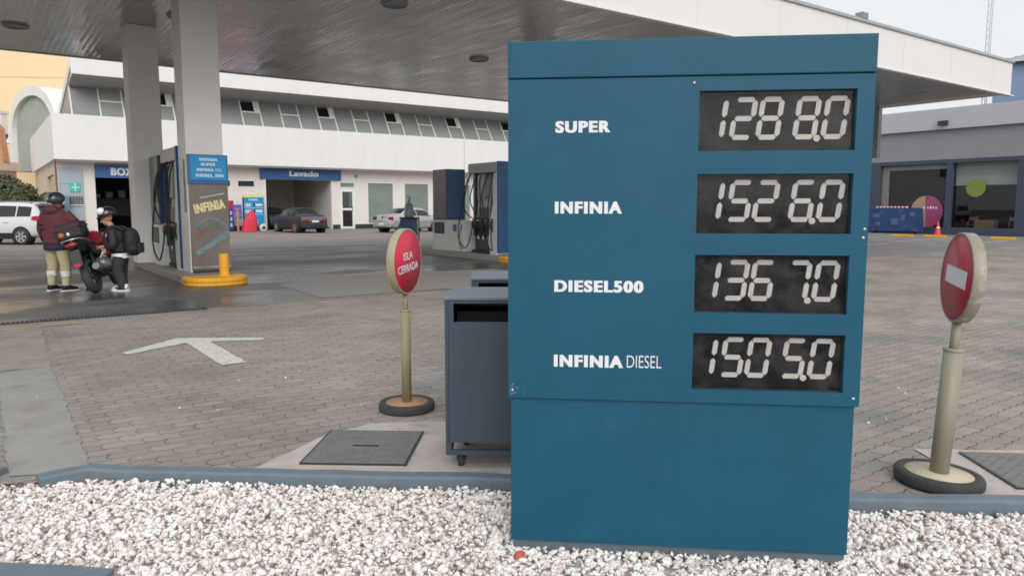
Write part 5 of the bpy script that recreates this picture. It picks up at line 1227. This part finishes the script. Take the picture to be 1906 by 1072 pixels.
def person_adult():
    t = thing('person', 'person in maroon hooded jacket and khaki trousers reaching onto the motorcycle load', 'person', cam2w(-7.86, 12.72), YAW + R(-14))
    b = MB(); hz = 1.545
    for s in (-1, 1):
        b.tube([(s * .095, 0, .86), (s * .13, .025, .47), (s * .15, -.01, .07)], [.078, .056, .036], 12, res=4)
    b.tube([(0, 0, .84), (0, 0, 1.0), (0, .01, 1.2), (0, .015, 1.36)], [.13, .125, .14, .1], 16, res=4)
    b.tube([(0, .015, 1.34), (0, .035, 1.46)], [.06, .055], 12)
    LA = [(-.19, 0, 1.33), (-.3, .0, 1.08), (-.3, .1, .86)]; RA = [(.19, .02, 1.34), (.31, .1, 1.19), (.22, .25, 1.17)]
    for A in (LA, RA): b.tube(A, [.052, .042, .03], 10)
    hand(b, LA[2], (0, .25, -1), -1, .5); hand(b, RA[2], (.35, .9, .25), 1, .6)
    head(b, (0, .045, hz), Matrix.Rotation(R(-18), 3, 'Z') @ Matrix.Rotation(R(-14), 3, 'X'))
    solid(b, 'body', skin, t, .009, 3)
    jm = mat('jacket_maroon', (98, 50, 56), .85, 0, .12, 7, .3, 30)
    j = MB()
    j.ell((0, 0, 1.16), (.255, .17, .27)); j.ell((0, 0, .97), (.245, .175, .2)); j.ell((0, .0, 1.3), (.235, .14, .13)); j.ell((0, -.005, .86), (.24, .17, .09))
    for A in (LA, RA):
        A = [Vector(p) for p in A]; e = A[2] + (A[1] - A[2]).normalized() * .03
        j.tube([A[0] + Vector((0, 0, -.01)), A[1], e], [.096, .08, .056], 12, res=5)
    for k in range(6): j.ell((.16 * math.sin(k * 1.3), -.13 + .02 * (k % 2), .9 + .07 * k), (.12, .05, .025), Matrix.Rotation(R(12 * (-1) ** k), 3, 'Y'))
    solid(j, 'jacket', jm, t, .013, 3)
    h = MB(); h.ell((0, -.09, 1.4), (.15, .085, .085), Matrix.Rotation(R(20), 3, 'X')); h.ell((0, -.02, 1.42), (.13, .1, .06)); solid(h, 'hood', jm, t, .012, 3)
    hm = MB().lathe([(.2, .8), (.226, .79), (.232, .74), (.226, .7), (.2, .7)], 32); hm.v = [(x, y * .76, z + .02) for x, y, z in hm.v]; hm.build('navy_hem', mat('hem_navy', (40, 48, 72), .8), t)
    tr = MB()
    for s in (-1, 1): tr.tube([(s * .1, 0, .8), (s * .125, .01, .6), (s * .135, .02, .44), (s * .15, .0, .25), (s * .152, -.01, .1)], [.125, .105, .088, .072, .062], 14, res=4)
    tr.ell((0, 0, .8), (.2, .15, .12))
    for s in (-1, 1):
        for k in range(5): tr.ell((s * (.13 + .004 * k), -.05, .3 + .09 * k), (.06, .035, .014), Matrix.Rotation(R(25 * (-1) ** k), 3, 'Y'))
    solid(tr, 'trousers', mat('trousers_khaki', (184, 172, 138), .9, 0, .1, 6, .25, 30), t, .012, 3)
    for s in (-1, 1):
        MB().tube([(s * .148, .004, .27), (s * .149, .0, .36)], [.08, .085], 16, cap=False).build('reflective_band', M['letter'], t)
        shoe(t, s * .155, .02, R(-18 if s > 0 else 4), M['rubber'], M['letter'])
    hl = MB(); c = Vector((.01, .035, hz + .035)); hl.ell(c, (.135, .155, .135), None, 26, 16, -.45, 1)
    he = hl.build('helmet', mat('helmet_dark', (50, 56, 58), .25, 0, .3, 6, coat=.5), t)
    sd = he.modifiers.new('s', 'SOLIDIFY'); sd.thickness = .02
    MB().ell(c + Vector((-.05, -.03, .0)), (.095, .136, .125), None, 20, 12, -.1, .8).build('helmet_decal', mat('helmet_olive', (126, 132, 120), .3, 0, .35, 16, coat=.4), he)
    MB().tube([(.13, .06, hz - .05), (.12, .1, hz + .02), (.1, .16, hz + .05)], .022, 8, res=3).build('helmet_highlight', M['pillar'], he)  # pale blue tube standing in for the highlight on the helmet's right
person_adult()
def person_young():
    t = thing('person', 'shorter person in black jacket and helmet looking down beside the motorcycle', 'person', cam2w(-6.8, 12.78), YAW + R(98))
    b = MB(); hc = (0, .2, 1.255)
    for s in (-1, 1): b.tube([(s * .075, 0, .66), (s * .1, .03, .36), (s * .11, -.01 + .03 * s, .07)], [.065, .048, .034], 12, res=4)
    b.tube([(0, 0, .64), (0, .02, .8), (0, .06, .98), (0, .09, 1.08)], [.11, .105, .115, .08], 14, res=4)
    b.tube([(0, .09, 1.06), (0, .16, 1.18)], [.05, .047], 12)
    LA = [(-.16, .07, 1.04), (-.23, .03, .82), (-.17, .17, .73)]; RA = [(.16, .08, 1.04), (.2, .2, .84), (.1, .34, .76)]
    for A in (LA, RA): b.tube(A, [.042, .035, .026], 10)
    hand(b, LA[2], (.1, .55, -.8), -1, .8, .95); hand(b, RA[2], (-.2, 1, -.2), 1, .5, .95)
    head(b, hc, Matrix.Rotation(R(18), 3, 'Z') @ Matrix.Rotation(R(-28), 3, 'X'), .97)
    solid(b, 'body', skin, t, .0085, 3)
    bk = mat('jacket_black', (40, 40, 43), .7, 0, .2, 8, .3, 30)
    j = MB(); j.ell((0, .045, .92), (.2, .155, .2)); j.ell((0, .02, .76), (.19, .15, .15)); j.ell((0, .08, 1.04), (.18, .12, .09)); j.ell((0, .1, 1.1), (.09, .08, .05))
    for A in (LA, RA):
        A = [Vector(p) for p in A]; j.tube([A[0], A[1], A[2] + (A[1] - A[2]).normalized() * .03], [.08, .068, .05], 12, res=5)
    for k in range(4): j.ell((-.17, .0 + .03 * k, .72 + .08 * k), (.04, .09, .014), Matrix.Rotation(R(20 * (-1) ** k), 3, 'X'))
    solid(j, 'jacket', bk, t, .012, 3)
    w = MB().tube([(0, 0, .57), (0, .005, .66)], [.165, .16], 24, cap=False); w.v = [(x * 1.02, y * .86, z) for x, y, z in w.v]; w.build('shirt_hem', M['letter'], t)
    tr = MB()
    for s in (-1, 1): tr.tube([(s * .08, 0, .6), (s * .1, .025, .36), (s * .11, .03 * s, .2), (s * .112, -.01 + .03 * s, .07)], [.105, .088, .08, .076], 14, res=4)
    tr.ell((0, 0, .6), (.155, .125, .1))
    for s in (-1, 1):
        for k in range(4): tr.ell((s * .13, .02, .12 + .1 * k), (.06, .06, .013), Matrix.Rotation(R(25 * (-1) ** k), 3, 'X'))
    solid(tr, 'trousers', mat('trousers_black', (50, 50, 54), .85, 0, .15, 8, .25, 30), t, .012, 3)
    for s in (-1, 1):
        shoe(t, s * .11, -.0 + .04 * s, R(8 * s), M['letter'], M['letter'])
        MB().tube([(s * .11 - .047, -.06 + .04 * s, .06), (s * .11 - .05, .05 + .04 * s, .055), (s * .11, .11 + .04 * s, .07), (s * .11 + .05, .05 + .04 * s, .055), (s * .11 + .047, -.06 + .04 * s, .06)], .016, 6, res=3).build('shoe_stripe', M['rubber'], t)
    hr = Matrix.Rotation(R(18), 3, 'Z') @ Matrix.Rotation(R(-20), 3, 'X'); c = Vector(hc) + Vector((0, -.02, .075))
    he = MB().ell(c, (.128, .15, .13), hr, 26, 14, -.2, 1).build('helmet', mat('helmet_black', (24, 25, 28), .2, 0, .1, 6, coat=.6), t)
    sd = he.modifiers.new('s', 'SOLIDIFY'); sd.thickness = .02
    MB().ell(c + hr @ Vector((-.05, .07, .075)), (.07, .07, .068), hr).build('white_helmet_patch', mat('helmet_white', (244, 246, 248), .3, coat=.5), he)  # white ellipsoid set on the helmet's upper front
    MB().tube([Vector(c) + hr @ Vector(p) for p in ((-.12, .06, -.02), (-.06, .16, -.015), (.06, .16, -.015), (.12, .06, -.02))], .014, 8, res=4).build('helmet_peak', M['rubber'], he)
    p = thing('backpack', 'bulky black backpack worn by the shorter person in black', 'backpack', t.location, YAW + R(98))
    q = MB(); q.ell((0, -.2, .86), (.18, .125, .24)); q.ell((0, -.22, .74), (.17, .13, .13)); q.ell((0, -.18, 1.0), (.15, .1, .1))
    solid(q, 'pack_body', mat('pack_black', (36, 35, 38), .75, 0, .2, 9, .3, 40), p, .012, 3)
    MB().box(-.12, .12, -.36, -.325, .66, .84).build('front_pocket', bk, p, .02)
    for s in (-1, 1): MB().tube([(s * .12, -.13, 1.06), (s * .13, .06, 1.12), (s * .14, .2, .98), (s * .15, .1, .76), (s * .14, -.12, .7)], .018, 8, res=5).build('shoulder_strap', M['rubber'], p)
    k = thing('spare_helmet', 'grey motorcycle helmet hanging from the hand of the shorter person', 'helmet', cam2w(-7.0, 12.60, .5), YAW + R(98))
    he = MB().ell((0, 0, 0), (.12, .15, .115), Matrix.Rotation(R(15), 3, 'X'), 26, 14, -.6, 1).build('shell', mat('helmet_grey', (84, 86, 90), .3, .1, .2, 6, coat=.5), k); sd = he.modifiers.new('s', 'SOLIDIFY'); sd.thickness = .018
    MB().ell((0, .03, -.0), (.116, .126, .05)).build('visor', mat('visor_smoke', (30, 32, 36), .15), k)
    MB().tube([(-.06, .03, .09), (-.05, .0, .17), (.0, .0, .2), (.05, .02, .1)], .008, 6, res=5).build('chin_strap', M['letter'], k)
person_young()
